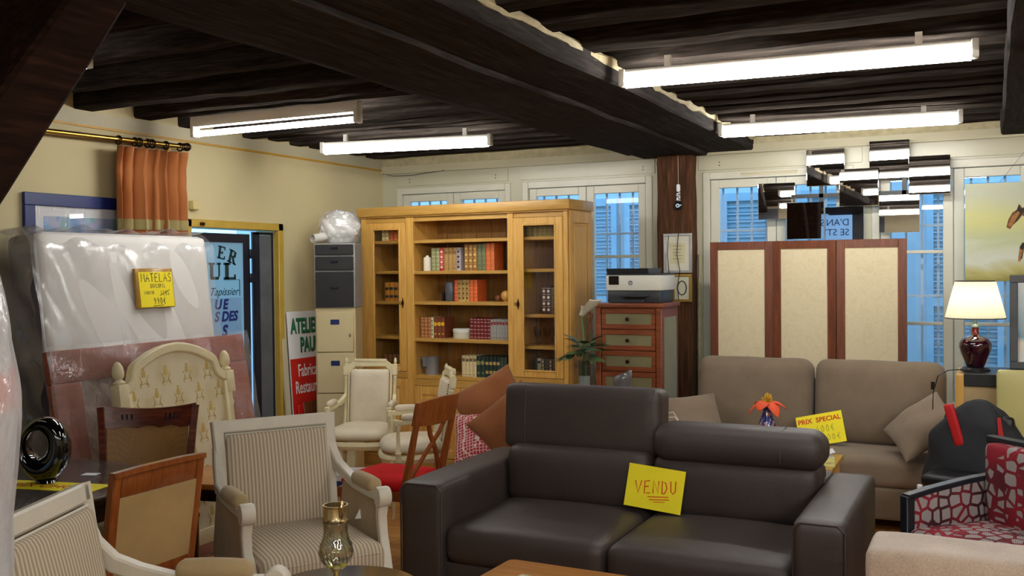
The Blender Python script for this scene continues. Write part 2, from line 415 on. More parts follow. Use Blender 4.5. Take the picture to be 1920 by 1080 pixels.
add('parquet_strips_across', resty, M_oak_floor2, floor, smooth=False, kind='stuff')

# ---- walls
D0, D1, DZ = 5.32, 6.27, 1.97
b = B(); b.box(XL-.2, XL, YR, D0, 0, ZC); b.box(XL-.2, XL, D1, YB+.2, 0, ZC); b.box(XL-.2, XL, D0, D1, DZ, ZC)
wall_left = struct('wall_left', b, M_wall_l)
b = B(); b.box(XL, XL+.012, YR, YB, 2.575, 2.66); add('upper_band', b, M_band, wall_left, smooth=False)
b = B(); b.box(XL, XL+.014, YR, YB-.005, 2.562, 2.577); add('ochre_stripe', b, M_ochre, wall_left, smooth=False)
WIN = [(-4.97, -3.805), (-3.692, -2.524), (-2.105, -.965), (-.835, .27)]
WZ0, WZ1 = .60, 2.398
b = B(); xs = [XL]+[v for w in WIN for v in w]+[XR]
b.box(XL, XR, YB, YB+.2, 0, WZ0); b.box(XL, XR, YB, YB+.2, WZ1, ZC)
for k in range(0, len(xs), 2): b.box(xs[k], xs[k+1], YB, YB+.2, WZ0, WZ1)
wall_back = struct('wall_back', b, M_wall_b)
b = B(); n = 14
def trimfn(z0, z1, y):
    q = B(); pts = [(XL+.002+(XR-XL-.01)*i/n) for i in range(n+1)]
    for i in range(n):
        q.box(pts[i], pts[i+1]+.0005, y, YB, z0, z1)
    return q
add('ceiling_moulding', trimfn(2.535, 2.60, YB-.03), M_band, wall_back, smooth=False)
b = B(); b.box(XL+.002, XR, YB-.012, YB, 2.60, 2.68); add('moulding_fillet', b, M_plaster, wall_back, smooth=False)
# flat board joints and screws over the windows
for x0, x1 in ((-4.96, -3.83), (-3.72, -2.5), (-2.14, -.9), (-.86, .3)):
    b = B(); b.box(x0, x1, YB-.008, YB, 2.415, 2.53, .002, 1); add('lintel_board', b, M_wall_b, wall_back)
b = B()
for x in (-4.83, -3.95, -2.6, -1.97): 
    for z in (2.45, 2.475): b.cyl((x, YB-.010, z), (x, YB-.0075, z), .006, seg=8)
add('screw_heads', b, M_greyplastic, wall_back, kind='stuff')
b = B(); b.tube([(XL+.02, YB-.03, 2.545), (-5.0, YB-.02, 2.515), (-4.8, YB-.02, 2.512), (-4.6, YB-.02, 2.528), (-4.45, YB-.03, 2.54)], .003, 5); add('thin_wire', b, M_greyplastic, wall_back)
b = B(); b.tube([(-2.49, YB-.012, 2.5), (-2.475, YB-.02, 2.44), (-2.47, YB-.02, 1.9), (-2.48, YB-.02, 1.4), (-2.47, YB-.02, .6)], .007, 6); add('painted_cable', b, M_white, wall_back)
b = B(); b.box(XL, XR, YR-.2, YR, 0, ZC); wall_rear = struct('wall_rear', b, M_wall_o)
b = B(); b.box(XR, XR+.2, YR-.2, YB+.2, 0, ZC); struct('wall_right', b, M_wall_o)

# ---- timber post of the back wall (irregular)
def rough_bar(p0, p1, w, h, seg, jit, side, rnd):
    P = []; W_ = []; H_ = []
    for i in range(seg+1):
        t = i/seg; p = Vector(p0).lerp(Vector(p1), t)
        j = 0 if i in (0, seg) else 1
        P.append(p+Vector((rnd.uniform(-jit, jit)*j*.6, rnd.uniform(-jit, jit)*j*.6, rnd.uniform(-jit, jit)*j*.5)))
        W_.append(w+rnd.uniform(-jit, jit)*1.2); H_.append(h+rnd.uniform(-jit, jit)*1.2)
    q = B(); q.sweep(P, W_, H_, side, bev=.012); return q
rnd = random.Random(3)
q = rough_bar((-2.30, YB-.06, 0), (-2.30, YB-.06, 2.535), .285, .15, 14, .006, (1, 0, 0), rnd); add('timber_post', q, M_post, wall_back)
q = rough_bar((-2.14, YB-.015, .1), (-2.135, YB-.015, 1.75), .03, .03, 18, .008, (1, 0, 0), rnd); add('crumbled_plaster_edge', q, M_plaster, wall_back)

# ---- ceiling
b = B(); b.box(XL-.2, XR+.2, YR-.2, YB+.2, ZC, ZC+.12); ceiling = struct('ceiling', b, M_ceil)
def joist(x0, x1, y, w, z0):
    q = rough_bar((x0, y, (z0+ZC+.01)/2), (x1, y, (z0+ZC+.01)/2), w, ZC+.01-z0, 12, .007, (0, 1, 0), rnd)
    add('joist', q, M_joist, ceiling)
LY = [1.4, 1.8, 2.2, 2.6, 3.0, 3.45, 3.95, 4.44, 4.92, 5.31, 5.64, 5.95, 6.25, 6.52, 6.77, 7.05, 7.33, 7.6]
RY = [.9, 1.35, 1.8, 2.2, 2.6, 3.0, 3.42, 3.84, 4.3, 4.72, 5.1, 5.46, 5.8, 6.12, 6.42, 6.74, 7.05, 7.36, 7.66]
for y in LY: joist(XL-.01, -2.6, y, random.uniform(.11, .15), 2.665+random.uniform(-.008, .01))
for y in RY: joist(-2.06, .12, y+random.uniform(-.02, .02), random.uniform(.13, .17), 2.65+random.uniform(-.01, .012))
for y in [-3.2+.42*k for k in range(11)]:
    joist(XL-.01, -2.6, y, .14, 2.66); joist(-2.06, .12, y, .15, 2.65)
for y in [-3.2+.42*k for k in range(26)]: joist(.3, XR, y, .15, 2.65)
# main beam with its two ledger beams, and a second beam on the right
q = rough_bar((-2.33, YR, 2.68), (-2.33, YB, 2.68), .54, .29, 26, .012, (1, 0, 0), rnd); add('main_beam', q, M_beam, ceiling)
q = rough_bar((-1.885, YR, 2.61), (-1.885, YB, 2.61), .37, .11, 26, .007, (1, 0, 0), rnd); add('ledger_beam', q, M_beam, ceiling)
q = rough_bar((-2.66, YR, 2.62), (-2.66, YB, 2.62), .15, .11, 26, .007, (1, 0, 0), rnd); add('ledger_beam', q, M_beam, ceiling)
q = rough_bar((.24, YR, 2.69), (.19, YB, 2.69), .34, .27, 26, .008, (1, 0, 0), rnd); add('cross_beam', q, M_beam, ceiling)
q = rough_bar((-1.70, 1.0, 2.652), (-1.70, YB, 2.652), .022, .045, 60, .012, (1, 0, 0), rnd); add('plaster_strip', q, M_plaster, ceiling)
# near brace from a post up to the main beam
q = B(); t = math.atan2(.651, .461); 
dy, dz = math.cos(t), math.sin(t); ny, nz = -dz, dy
p0 = Vector((0, 1.10, 1.824-1.413*(1.762-1.10))); pts = [(-2.5, p0.y+dy*k*.24+ny*.085, p0.z+dz*k*.24+nz*.085) for k in range(9)]
q.sweep(pts, [.30+rnd.uniform(-.01, .01) for _ in pts], [.17+rnd.uniform(-.006, .006) for _ in pts], (1, 0, 0), bev=.012)
brace = struct('trim_1', q, M_brace, smooth=True)
q = rough_bar((-2.5, .98, 0), (-2.5, .98, 2.55), .3, .28, 10, .006, (1, 0, 0), rnd); add('support_post', q, M_brace, brace)

# ---- windows
def casement(win, x0, x1):
    z0, z1 = WZ0+.06, 2.337; y0, y1 = YB+.012, YB+.058; s = .068
    b = B(); b.box(x0, x0+s, y0, y1, z0, z1, .004, 1); b.box(x1-s, x1, y0, y1, z0, z1, .004, 1)
    b.box(x0+s, x1-s, y0, y1, z1-.066, z1, .004, 1); b.box(x0+s, x1-s, y0, y1, z0, z0+.07, .004, 1)
    c = add('casement', b, M_white, win)
    zz = [z0+.07, 1.222, 1.744, z1-.066]
    for k in range(3):
        b = B(); b.box(x0+s-.004, x1-s+.004, YB+.033, YB+.037, zz[k]+(.011 if k else 0), zz[k+1]-(.011 if k < 2 else 0)); add('pane', b, M_pane, c, smooth=False)
        if k: b = B(); b.box(x0+s, x1-s, y0+.008, y1-.008, zz[k]-.012, zz[k]+.012, .003, 1); add('muntin', b, M_white, c)
    return c
for k, (x0, x1) in enumerate(WIN):
    b = B(); f = .055
    b.box(x0, x0+f, YB-.012, YB+.1, WZ0, WZ1, .004, 1); b.box(x1-f, x1, YB-.012, YB+.1, WZ0, WZ1, .004, 1)
    b.box(x0+f, x1-f, YB-.012, YB+.1, 2.34, WZ1, .004, 1); b.box(x0+f, x1-f, YB-.012, YB+.1, WZ0, WZ0+.06, .004, 1)
    win = struct('window_%d' % (k+1), b, M_white, smooth=True)
    xm = (x0+x1)/2
    casement(win, x0+f+.002, xm-.002); casement(win, xm+.002, x1-f-.002)
    b = B(); b.box(x0-.04, x1+.04, YB-.05, YB+.01, WZ0-.03, WZ0, .004, 1); add('sill', b, M_white, win)
    for hz in (2.2, 1.2):
        for hx in (x0+f-.004, x1-f+.004):
            b = B(); b.cyl((hx, YB-.004, hz), (hx, YB-.004, hz+.075), .006, seg=8); add('hinge', b, M_white, win)
    n = 9
    for i in range(1, n+1):
        bx = x0+(x1-x0)*i/(n+1); b = B(); b.box(bx-.008, bx+.008, YB+.19, YB+.206, WZ0-.05, WZ1+.05); add('grille_bar', b, M_grilles, win, smooth=False)
    for z in (.9, 1.42, 1.94):
        b = B(); b.box(x0-.02, x1+.02, YB+.188, YB+.208, z-.008, z+.008); add('grille_bar', b, M_grilles, win, smooth=False)
b = B(); b.box(-1.80, -1.37, YB-.022, YB-.010, 2.372, 2.384, .003, 1); b.box(-1.80, -1.37, YB-.018, YB-.010, 2.36, 2.372)
add('vent_strip', b, M_band, wall_back)

# ---- outside: courtyard ground and the shuttered front opposite
b = B(); b.box(-14, 8, YB+.2, 14, -.3, -.1); b.box(-14, XL-.2, -6, YB+.2, -.3, -.1); struct('trim_2', b, mat('wet paving', (120, 125, 130), .5))
op = thing('opposite_building', 'low building front with pale louvred shutters seen through the back windows', 'building', (0, 10.2, -.1))
M_front = mat('pale render', (205, 212, 216), .8, var=.06); M_shut = mat('pale blue shutters', (176, 200, 214), .55, var=.08)
b = B(); b.box(-9, 3, 0, .3, 0, 2.56); add('front_wall', b, M_front, op, smooth=False)
for x0 in (-6.2, -5.45, -4.35, -3.6, -2.55, -1.75, -.6, .15):
    b = B(); x1 = x0+.66
    b.box(x0, x0+.06, -.06, -.004, .3, 2.5); b.box(x1-.06, x1, -.06, -.004, .3, 2.5); b.box(x0+.06, x1-.06, -.06, -.004, 1.36, 1.44); b.box(x0+.06, x1-.06, -.06, -.004, 2.42, 2.5); b.box(x0+.06, x1-.06, -.06, -.004, .3, .4)
    sh = add('shutter', b, M_shut, op, smooth=False)
    b = B()
    for i in range(26):
        z = .43+i*.077
        if not 1.33 < z < 1.46: b.box(x0+.06, x1-.06, -.05, -.004, z, z+.012, M=T(0, 0, 0)); b.box(x0+.06, x1-.06, -.02, -.006, z-.045, z)
    add('louvres', b, M_shut, sh, smooth=False, kind='stuff')

# ---- doorway on the left wall
b = B(); fw = .055
b.box(XL-.02, XL+.03, D0-fw, D0+.005, 0, DZ+fw, .004, 1); b.box(XL-.02, XL+.03, D1-.005, D1+fw, 0, DZ+fw, .004, 1); b.box(XL-.02, XL+.03, D0-fw, D1+fw, DZ-.002, DZ+fw, .004, 1)
door = struct('door_1', b, mat('yellow ochre frame paint', (190, 158, 62), .45, var=.08, vs=9), smooth=True)
b = B(); b.box(XL+.031, XL+.045, 5.40, 5.44, DZ+.012, DZ+.034, .002, 1); add('door_catch', b, M_bronze, door)
M_dkframe = mat('dark navy door metal', (24, 28, 44), .35, var=.05)
XD = XL-.035
def leaf(y0, y1, z0, z1, s, name):
    b = B(); b.box(XD-.006, XD+.006, y0, y0+s, z0, z1); b.box(XD-.006, XD+.006, y1-s, y1, z0, z1); b.box(XD-.006, XD+.006, y0+s, y1-s, z1-s*.9, z1); b.box(XD-.006, XD+.006, y0+s, y1-s, z0, z0+.12)
    return add(name, b, M_dkframe, door, smooth=False)
lf = leaf(5.30, 5.992, .02, 1.935, .075, 'glazed_leaf')
a = N('backlit frosted film'); dfu = a.n('ShaderNodeBsdfTranslucent'); dfu.inputs[0].default_value = lin((190, 208, 208)); df2 = a.n('ShaderNodeBsdfDiffuse'); df2.inputs[0].default_value = lin((178, 198, 200))
mxn = a.n('ShaderNodeMixShader'); mxn.inputs[0].default_value = .35; a.l(dfu.outputs[0], mxn.inputs[1]); a.l(df2.outputs[0], mxn.inputs[2]); a.l(mxn.outputs[0], a.out.inputs[0])
b = B(); b.box(XD-.004, XD+.004, 5.37, 5.92, .14, 1.872); add('sign_pane', b, a.m, lf, smooth=False)
b = B(); b.box(XD+.0045, XD+.006, 5.375, 5.89, .5, 1.455); add('blue_sign_field', b, mat('sky blue film', (128, 178, 226), .6, var=.03), lf, smooth=False)
M_green = mat('dark green print', (24, 52, 50), .6, var=0); M_navy = mat('navy print', (16, 40, 120), .6, var=0)
RW = (R(90), 0, R(90))
def serif(b, ch, x, z, w, h, t, M):
    """block serif capitals in local (x, z)"""
    st = t*.45; sf = w*.08
    def bx(a, c, d, e): b.box(a, c, d, e, 0, .002, M=M)
    if ch == 'L': bx(x+w*.12, x+w*.12+t, z, z+h); bx(x, x+w*.12+t+w*.14, z+h-st, z+h); bx(x, x+w, z, z+st); bx(x+w-st, x+w, z, z+h*.3)
    if ch == 'U': bx(x+w*.1, x+w*.1+t, z+h*.2, z+h); bx(x+w*.8, x+w*.8+st, z+h*.2, z+h); bx(x, x+w*.1+t*1.5, z+h-st, z+h); bx(x+w*.68, x+w, z+h-st, z+h); bx(x+w*.16, x+w*.8, z, z+st*1.4); bx(x+w*.12, x+w*.12+t, z+h*.06, z+h*.22); bx(x+w*.76, x+w*.84, z+h*.06, z+h*.22)
    if ch == 'E': bx(x+w*.12, x+w*.12+t, z, z+h); bx(x, x+w*.95, z, z+st); bx(x, x+w*.9, z+h-st, z+h); bx(x+w*.2, x+w*.65, z+h*.5-st/2, z+h*.5+st/2); bx(x+w*.95-st, x+w*.95, z, z+h*.28); bx(x+w*.9-st, x+w*.9, z+h*.75, z+h); bx(x+w*.65-st, x+w*.65, z+h*.4, z+h*.62)
    if ch == 'R': bx(x+w*.12, x+w*.12+t, z, z+h); bx(x, x+w*.12+t*1.6, z, z+st); bx(x, x+w*.65, z+h-st, z+h); bx(x+w*.3, x+w*.65, z+h*.48, z+h*.48+st); bx(x+w*.6, x+w*.6+t, z+h*.52, z+h*.96); b.prism([(x+w*.42, z+h*.5), (x+w*.42+t, z+h*.5), (x+w, z), (x+w-t*1.1, z)], 0, .002, M=M); bx(x+w-t*1.2, x+w+sf, z, z+st)
ML = Matrix(((0, 0, 1, XD+.0065), (1, 0, 0, 0), (0, 1, 0, 0), (0, 0, 0, 1)))
b = B()
serif(b, 'E', 0, 0, .085, .095, .022, ML @ T(5.632, 1.752, 0, rz=-10)); serif(b, 'R', 0, 0, .09, .10, .024, ML @ T(5.738, 1.728, 0, rz=-19))
serif(b, 'U', 5.545, 1.592, .125, .125, .034, ML); serif(b, 'L', 5.70, 1.592, .13, .125, .038, ML)
b.box(5.70, 5.874, 1.588, 1.591, 0, .002, M=ML); b.box(5.868, 5.874, 1.47, 1.591, 0, .002, M=ML)
add('serif_lettering', b, M_green, lf, smooth=False)
text('script_lettering', 'Tapissier', .085, M_green, lf, (XD+.008, 5.85, 1.475), RW, shear=.45, align='RIGHT')
text('blue_lettering', 'E', .10, M_navy, lf, (XD+.008, 5.735, 1.375), RW, shear=.2, align='RIGHT', off=.004)
text('blue_lettering', 'S DES', .10, M_navy, lf, (XD+.008, 5.84, 1.285), RW, shear=.2, align='RIGHT', off=.004)
text('blue_lettering', 'S', .12, M_navy, lf, (XD+.008, 5.725, 1.17), RW, shear=.2, align='RIGHT', off=.005)
text('blue_lettering', 'U', .10, M_navy, lf, (XD+.008, 5.668, 1.375), RW, shear=.2, align='RIGHT', off=.004)
lf2 = leaf(6.022, 6.268, .02, 1.955, .022, 'narrow_leaf'); b = B(); b.box(XD-.006, XD+.006, 6.04, 6.105, .02, 1.955); add('hinge_stile', b, M_dkframe, lf2, smooth=False)
M_smoke = mat('grey frosted pane', (92, 98, 104), .18, var=.15, vs=5)
b = B(); b.box(XD-.004, XD+.004, 6.10, 6.25, .14, 1.93); add('smoked_pane', b, M_smoke, lf2, smooth=False)
for z in (1.75, 1.565): 
    b = B(); b.box(XD-.015, XD+.022, 5.98, 6.03, z, z+.07, .004, 1); add('hinge', b, M_dkframe, lf2)

# ---- shop window behind the camera, met only in the mirrors
b = B(); b.box(-3.9, -1.5, YR, YR+.03, .5, 2.62); shopwin = struct('window_5', b, M_dkframe)
b = B(); b.box(-3.85, -2.2, YR+.03, YR+.035, .55, 2.56); add('frosted_sign', b, mat('lit blue film', (130, 178, 224), .6, var=.03, emit=(120, 170, 225), es=.5), shopwin, smooth=False)
for s, z in (("D'ANCIENS", 2.34), ("SE STYLES", 2.16)):
    text('sign_lettering', s, .17, M_navy, shopwin, (-2.25, YR+.04, z), (R(90), 0, R(180)))

# ================================================================== FLUORESCENT FITTINGS
def tube_mat(k):
    a = N('lit tube'); a.set(Emission_Color=(1, .98, .94, 1), Emission_Strength=TUBE_POWER*k); return a.m
M_tube = tube_mat(1.0); M_dim = tube_mat(.1); M_thin = tube_mat(1.5); M_soft = tube_mat(.78); M_bright = tube_mat(1.75)  # weakest tube is dimmed to keep the left wall darker
M_hous = mat('white enamel', (232, 230, 220), .35, var=.03)
def fitting(x0, x1, y0, y1, label, z=2.545, joist_z=2.655, slim=True, tm=None):
    c = Vector(((x0+x1)/2, (y0+y1)/2, 0)); L = math.hypot(x1-x0, y1-y0); a = math.degrees(math.atan2(y1-y0, x1-x0))
    t = thing('fluorescent_light', label, 'ceiling light', (c.x, c.y, 0), a, 'fluorescent tubes under the joists')
    h = L/2
    b = B(); b.box(-h, h, *((-.02, .02, z+.034, z+.058) if slim else (-.028, .028, z+.04, joist_z)), .006, 2); add('housing', b, M_hous, t)
    if slim:
        for s in (-.7, .7): b = B(); b.box(s*h-.015, s*h+.015, -.012, .012, z+.056, joist_z); add('mounting_clip', b, M_hous, t)
    for s in (-1, 1):
        b = B(); b.box(s*h-(.03 if s > 0 else 0), s*h+(.03 if s < 0 else 0), -.03, .03, z-.022, z+.06, .006, 2); add('socket', b, M_hous, t)
    rt_ = .03 if slim else .018; b = B(); b.lathe([(rt_, -h+.03), (rt_, h-.03)], 14, M=T(0, 0, z, ry=90)); add('tube', b, tm or M_tube, t)
    return t
fitting(-1.64, -.07, 4.575, 4.675, 'long lit fluorescent tube over the dark leather sofa')
fitting(-1.68, -.19, 6.63, 6.75, 'lit fluorescent tube nearest the back wall, above the mirror squares')
fitting(-4.70, -3.39, 4.93, 4.92, 'lit fluorescent tube beside the curtain, white housing showing', slim=False, tm=M_thin)
fitting(-4.53, -3.21, 6.07, 6.28, 'lit fluorescent tube above the oak bookcase, near the left corner', tm=M_soft)
fitting(-4.75, -3.47, 3.05, 3.03, 'fluorescent tube mostly hidden behind the near dark timber brace', tm=M_dim)
fitting(-1.5, -.05, 1.95, 2.0, 'fluorescent tube overhead near the camera, seen only in the mirrors')
fitting(-1.5, -.05, -1.2, -1.2, 'fluorescent tube behind the camera in the middle bay')
fitting(1.3, 2.8, -.6, -.6, 'added unseen fluorescent tube for frontal light in the right bay behind the camera', tm=M_bright)  # added out of sight to throw light onto the fronts
fitting(1.3, 2.8, -2.4, -2.4, 'added unseen fluorescent tube for frontal light in the right bay near the rear wall', tm=M_bright)  # invented tube at the rear, more frontal light
fitting(1.3, 2.8, 2.8, 2.8, 'added unseen fluorescent tube for frontal light in the right bay level with the beige sofa')  # made-up tube beyond the view, fills from the right
fitting(1.3, 2.8, 1.2, 1.2, 'added unseen fluorescent tube for frontal light in the next bay nearer the camera', tm=M_bright)  # extra unseen tube, brightens the sofa fronts
fitting(1.3, 2.8, 4.4, 4.4, 'added unseen fluorescent tube in the next bay right of the cross beam')  # guessed tube added outside the view to light the right bay
# ================================================================== BOOKCASE (origin: front left foot)
BKX, BKY, BKR = -4.88, 7.08, -2.5
bk = thing('oak_bookcase', 'large pale oak bookcase with open middle shelves and two glazed side doors', 'bookcase', (BKX, BKY, 0), BKR)
BW, BD, BH = 1.942, .43, 2.18
def bpart(name, x0, x1, y0, y1, z0, z1, m=M_oak, bev=.003, parent=bk):
    b = B(); b.box(x0, x1, y0, y1, z0, z1, bev, 1); return add(name, b, m, parent)
b = B(); b.box(.0, .03, .02, BD, .0, 2.09); add('side_panel', b, M_oak, bk)
b = B(); b.box(BW-.03, BW, .02, BD, .0, 2.09)
sp = add('side_panel', b, M_oak, bk)
b = B()   # raised frame of the visible end
for (a, c, d, e) in ((.02, .085, .1, 2.09), (BD-.065, BD, .1, 2.09), (.085, BD-.065, 2.0, 2.09), (.085, BD-.065, .78, .88), (.085, BD-.065, .1, .2)): b.box(BW, BW+.014, a, c, d, e, .003, 1)
add('end_frame', b, M_oak, sp)
for z0, z1 in ((.90, 1.98), (.22, .76)):
    b = B(); b.box(BW, BW+.010, .105, BD-.085, z0, z1, .008, 1); add('end_panel', b, M_oak, sp)
b = B(); b.box(-.012, BW+.012, -.014, BD, 2.088, 2.10, .003, 1); b.box(-.025, BW+.03, -.03, BD+.005, 2.10, 2.178, .006, 2); add('cornice', b, M_oak_h, bk)
b = B(); b.box(.03, BW-.03, .012, .03, 2.05, 2.09); add('top_rail', b, M_oak_h, bk)
bpart('stile', 0, .05, 0, .03, .1, 2.09); bpart('stile', .458, .53, 0, .03, .1, 2.09); bpart('stile', 1.42, 1.472, 0, .03, .1, 2.09); bpart('stile', 1.905, BW, 0, .03, .1, 2.09)
bpart('plinth', -.005, BW+.005, -.008, BD, 0, .1, M_oak_h)
bpart('waist_rail', .53, 1.42, 0, .03, .69, .745, M_oak_h); bpart('waist_rail', .05, .458, 0, .03, .745, .80, M_oak_h); bpart('waist_rail', 1.472, 1.905, 0, .03, .745, .80, M_oak_h)
bpart('cabinet_top', .03, BW-.03, .03, BD-.02, .745, .775, M_oak_h)
bpart('cabinet_floor', .03, BW-.03, .03, BD-.02, .1, .13, M_oak_h)
for x in (.485, 1.435): bpart('divider', x, x+.025, .03, BD-.02, .13, 2.09)
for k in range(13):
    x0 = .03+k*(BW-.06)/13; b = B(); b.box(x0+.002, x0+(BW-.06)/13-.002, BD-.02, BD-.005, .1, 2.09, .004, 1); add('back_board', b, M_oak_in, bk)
SHC = [1.897, 1.64, 1.388, 1.083]; SHL = [1.897, 1.642, 1.386, 1.092]; SHR = [1.90, 1.649, 1.294, 1.046]
for z in SHC: bpart('shelf', .512, 1.433, .012, BD-.022, z-.028, z, M_oak_h)
for z in SHL: bpart('shelf', .032, .483, .04, BD-.022, z-.026, z, M_oak_h)
for z in SHR: bpart('shelf', 1.462, BW-.032, .04, BD-.022, z-.026, z, M_oak_h)
def glazed(x0, x1, keyx):
    z0, z1 = .803, 2.047; g0, g1 = (.129, .393) if x0 < 1 else (1.56, 1.838)
    b = B(); b.box(x0+.002, g0, -.004, .022, z0, z1, .003, 1); b.box(g1, x1-.002, -.004, .022, z0, z1, .003, 1)
    b.box(g0, g1, -.004, .022, 1.99, z1, .003, 1); b.box(g0, g1, -.004, .022, z0, .858, .003, 1)
    d = add('glazed_door', b, M_oak, bk)
    b = B()
    for (a, c, e, f) in ((g0-.008, g0+.006, .85, 2.0), (g1-.006, g1+.008, .85, 2.0), (g0, g1, 1.984, 1.998), (g0, g1, .85, .864)): b.box(a, c, -.009, .0, e, f, .003, 1)
    add('glass_bead', b, M_oak, d)
    b = B(); b.box(g0-.004, g1+.004, .008, .011, .852, 1.996); add('glass_pane', b, M_cabglass, d, smooth=False)
    b = B(); b.prism([(keyx, 1.33), (keyx+.012, 1.375), (keyx, 1.42), (keyx-.012, 1.375)], -.008, -.003, 'y'); b.cyl((keyx, -.006, 1.375), (keyx, -.035, 1.375), .004, seg=8); b.tube([(keyx+.012*math.cos(a*.628), -.038, 1.375+.012*math.sin(a*.628)) for a in range(10)], .0028, 6, True)
    add('lock_and_key', b, M_bronze, d)
glazed(.05, .458, .425); glazed(1.472, 1.905, 1.515)
def lower_door(x0, x1):
    z0, z1 = .105, .688 if .5 < x0 < 1.42 else .742
    b = B(); s = .07
    b.box(x0+.002, x0+s, -.002, .022, z0, z1, .003, 1); b.box(x1-s, x1-.002, -.002, .022, z0, z1, .003, 1); b.box(x0+s, x1-s, -.002, .022, z1-s, z1, .003, 1); b.box(x0+s, x1-s, -.002, .022, z0, z0+s, .003, 1)
    d = add('panelled_door', b, M_oak, bk)
    b = B(); b.box(x0+s-.004, x1-s+.004, .004, .018, z0+s-.004, z1-s+.004); b.box(x0+s+.02, x1-s-.02, -.004, .01, z0+s+.02, z1-s-.02, .008, 1); add('raised_panel', b, M_oak, d)
    b = B(); b.sphere((x1-.035, -.012, (z0+z1)/2), .010); add('knob', b, M_brass, d)
lower_door(.05, .458); lower_door(.53, .975); lower_door(.975, 1.42); lower_door(1.472, 1.905)

# ---- books and things on the shelves: placed in the bookcase's own frame
BM = Matrix.Translation((BKX, BKY, 0)) @ Matrix.Rotation(R(BKR), 4, 'Z')
PAGES = mat('book pages', (200, 186, 150), .9)
_bc = {}
def bmat(c):
    if c not in _bc: _bc[c] = mat('book cover %d' % len(_bc), c, .5, var=.12, vs=30)
    return _bc[c]
ORD = ['first', 'second', 'third', 'fourth', 'fifth', 'sixth', 'seventh', 'eighth', 'ninth', 'tenth', 'eleventh', 'twelfth', 'thirteenth', 'fourteenth', 'fifteenth', 'sixteenth', 'seventeenth', 'eighteenth', 'nineteenth', 'twentieth']
ROW = {}
def book(x, w, h, z, c, band, style, row, desc, y=.10, d=.15):
    """style: 0 plain, 1 gilt bands, 2 medallion rows, 3 label block, 4 wide two-tone"""
    n = ROW.get(row, 0); ROW[row] = n+1
    x -= .075 if x < .5 else .055 if x < 1.44 else .04
    t = thing('book', '%s, %s from left, %s' % (desc, ORD[n], row), 'book', BM @ Vector((x+w/2, y, z)), BKR, 'bound books in the oak bookcase')
    b = B(); hw = w/2-.0008
    b.box(-hw, -hw+.003, 0, d, 0, h); b.box(hw-.003, hw, 0, d, 0, h)
    n_ = 5; P = [(-hw, .004), (-hw*.6, -.002), (0, -.004), (hw*.6, -.002), (hw, .004), (hw, .008), (-hw, .008)]
    b.prism(P, 0, h); add('cover', b, bmat(c), t)
    b = B(); b.box(-hw+.003, hw-.003, .008, d-.004, .003, h-.004); add('pages', b, PAGES, t, smooth=False)
    if style:
        b = B(); m = bmat(band)
        if style == 1:
            for k in (.08, .26, .44, .62, .80, .93): b.prism([(-hw, .0035), (-hw*.6, -.0035), (0, -.0055), (hw*.6, -.0035), (hw, .0035)], h*k, h*k+.0035)
        elif style == 2:
            for k in (.16, .38, .60, .82):
                b.lathe([(hw*.62, 0), (hw*.62, .0025), (hw*.32, .003)], 10, M=T(0, -.0035, h*k, rx=90)); b.box(-hw*.8, hw*.8, -.005, -.001, h*(k+.10), h*(k+.10)+.003)
        elif style == 3:
            b.prism([(-hw, .0035), (-hw*.6, -.0035), (0, -.0055), (hw*.6, -.0035), (hw, .0035)], h*.72, h*.86); b.prism([(-hw, .0035), (-hw*.6, -.0035), (0, -.0055), (hw*.6, -.0035), (hw, .0035)], h*.08, h*.10)
        elif style == 4:
            for k in (.18, .60): b.prism([(-hw-.0004, .0035), (-hw*.6, -.0035), (0, -.0055), (hw*.6, -.0035), (hw+.0004, .0035)], h*k, h*(k+.14))
        elif style == 5:
            b.lathe([(hw*.98, 0), (hw*.98, .003)], 14, M=T(0, -.003, h*.68, rx=90)); b.lathe([(hw*.5, 0), (hw*.5, .003)], 8, M=T(0, -.003, h*.2, rx=90))
        add('spine_tooling', b, m, t, kind='stuff')
    return t
def run(x0, x1, n, h, z, c, band, style, row, desc, **k):
    w = (x1-x0)/n
    for i in range(n): book(x0+i*w, w-.0006, h+random.uniform(-.002, .002), z, c, band, style, row, desc, **k)
GILT = (214, 184, 110); TAN = (176, 140, 82); OLV = (150, 152, 104); ORG = (206, 106, 52); CRM = (214, 198, 150); GRN = (34, 56, 50); MAR = (112, 26, 34); GRY = (150, 150, 144)
r2 = 'second open shelf'
run(.70, .782, 2, .19, 1.64, OLV, (206, 208, 176), 1, r2, 'sage green book with pale bands')
run(.782, .823, 1, .19, 1.64, (190, 36, 48), (236, 190, 170), 2, r2, 'bright red book with pale roundels')
run(.823, .945, 3, .19, 1.64, TAN, (120, 86, 40), 3, r2, 'tan bound book with brown label')
run(.945, .985, 1, .19, 1.64, (188, 180, 184), (70, 54, 72), 2, r2, 'whitish book with purple roundels')
run(1.02, 1.142, 3, .215, 1.64, (150, 104, 48), GILT, 2, r2, 'tall brown gilt book with medallions')
run(1.142, 1.222, 2, .215, 1.64, (104, 112, 76), (150, 150, 100), 1, r2, 'tall moss green book')
run(1.222, 1.302, 2, .22, 1.64, ORG, (228, 150, 90), 1, r2, 'tall orange book')
r3 = 'third open shelf'
run(.92, .955, 1, .175, 1.388, (206, 84, 44), GILT, 1, r3, 'red orange book with gilt bands')
run(.955, 1.063, 3, .175, 1.388, (190, 160, 92), (112, 80, 40), 2, r3, 'straw coloured book with brown roundels')
run(1.063, 1.142, 2, .175, 1.388, (214, 98, 46), (236, 160, 90), 1, r3, 'orange book with pale bands')
r4 = 'fourth open shelf'
run(.585, .688, 3, .17, 1.083, (160, 100, 58), (222, 200, 140), 1, r4, 'reddish tan book with cream bands')
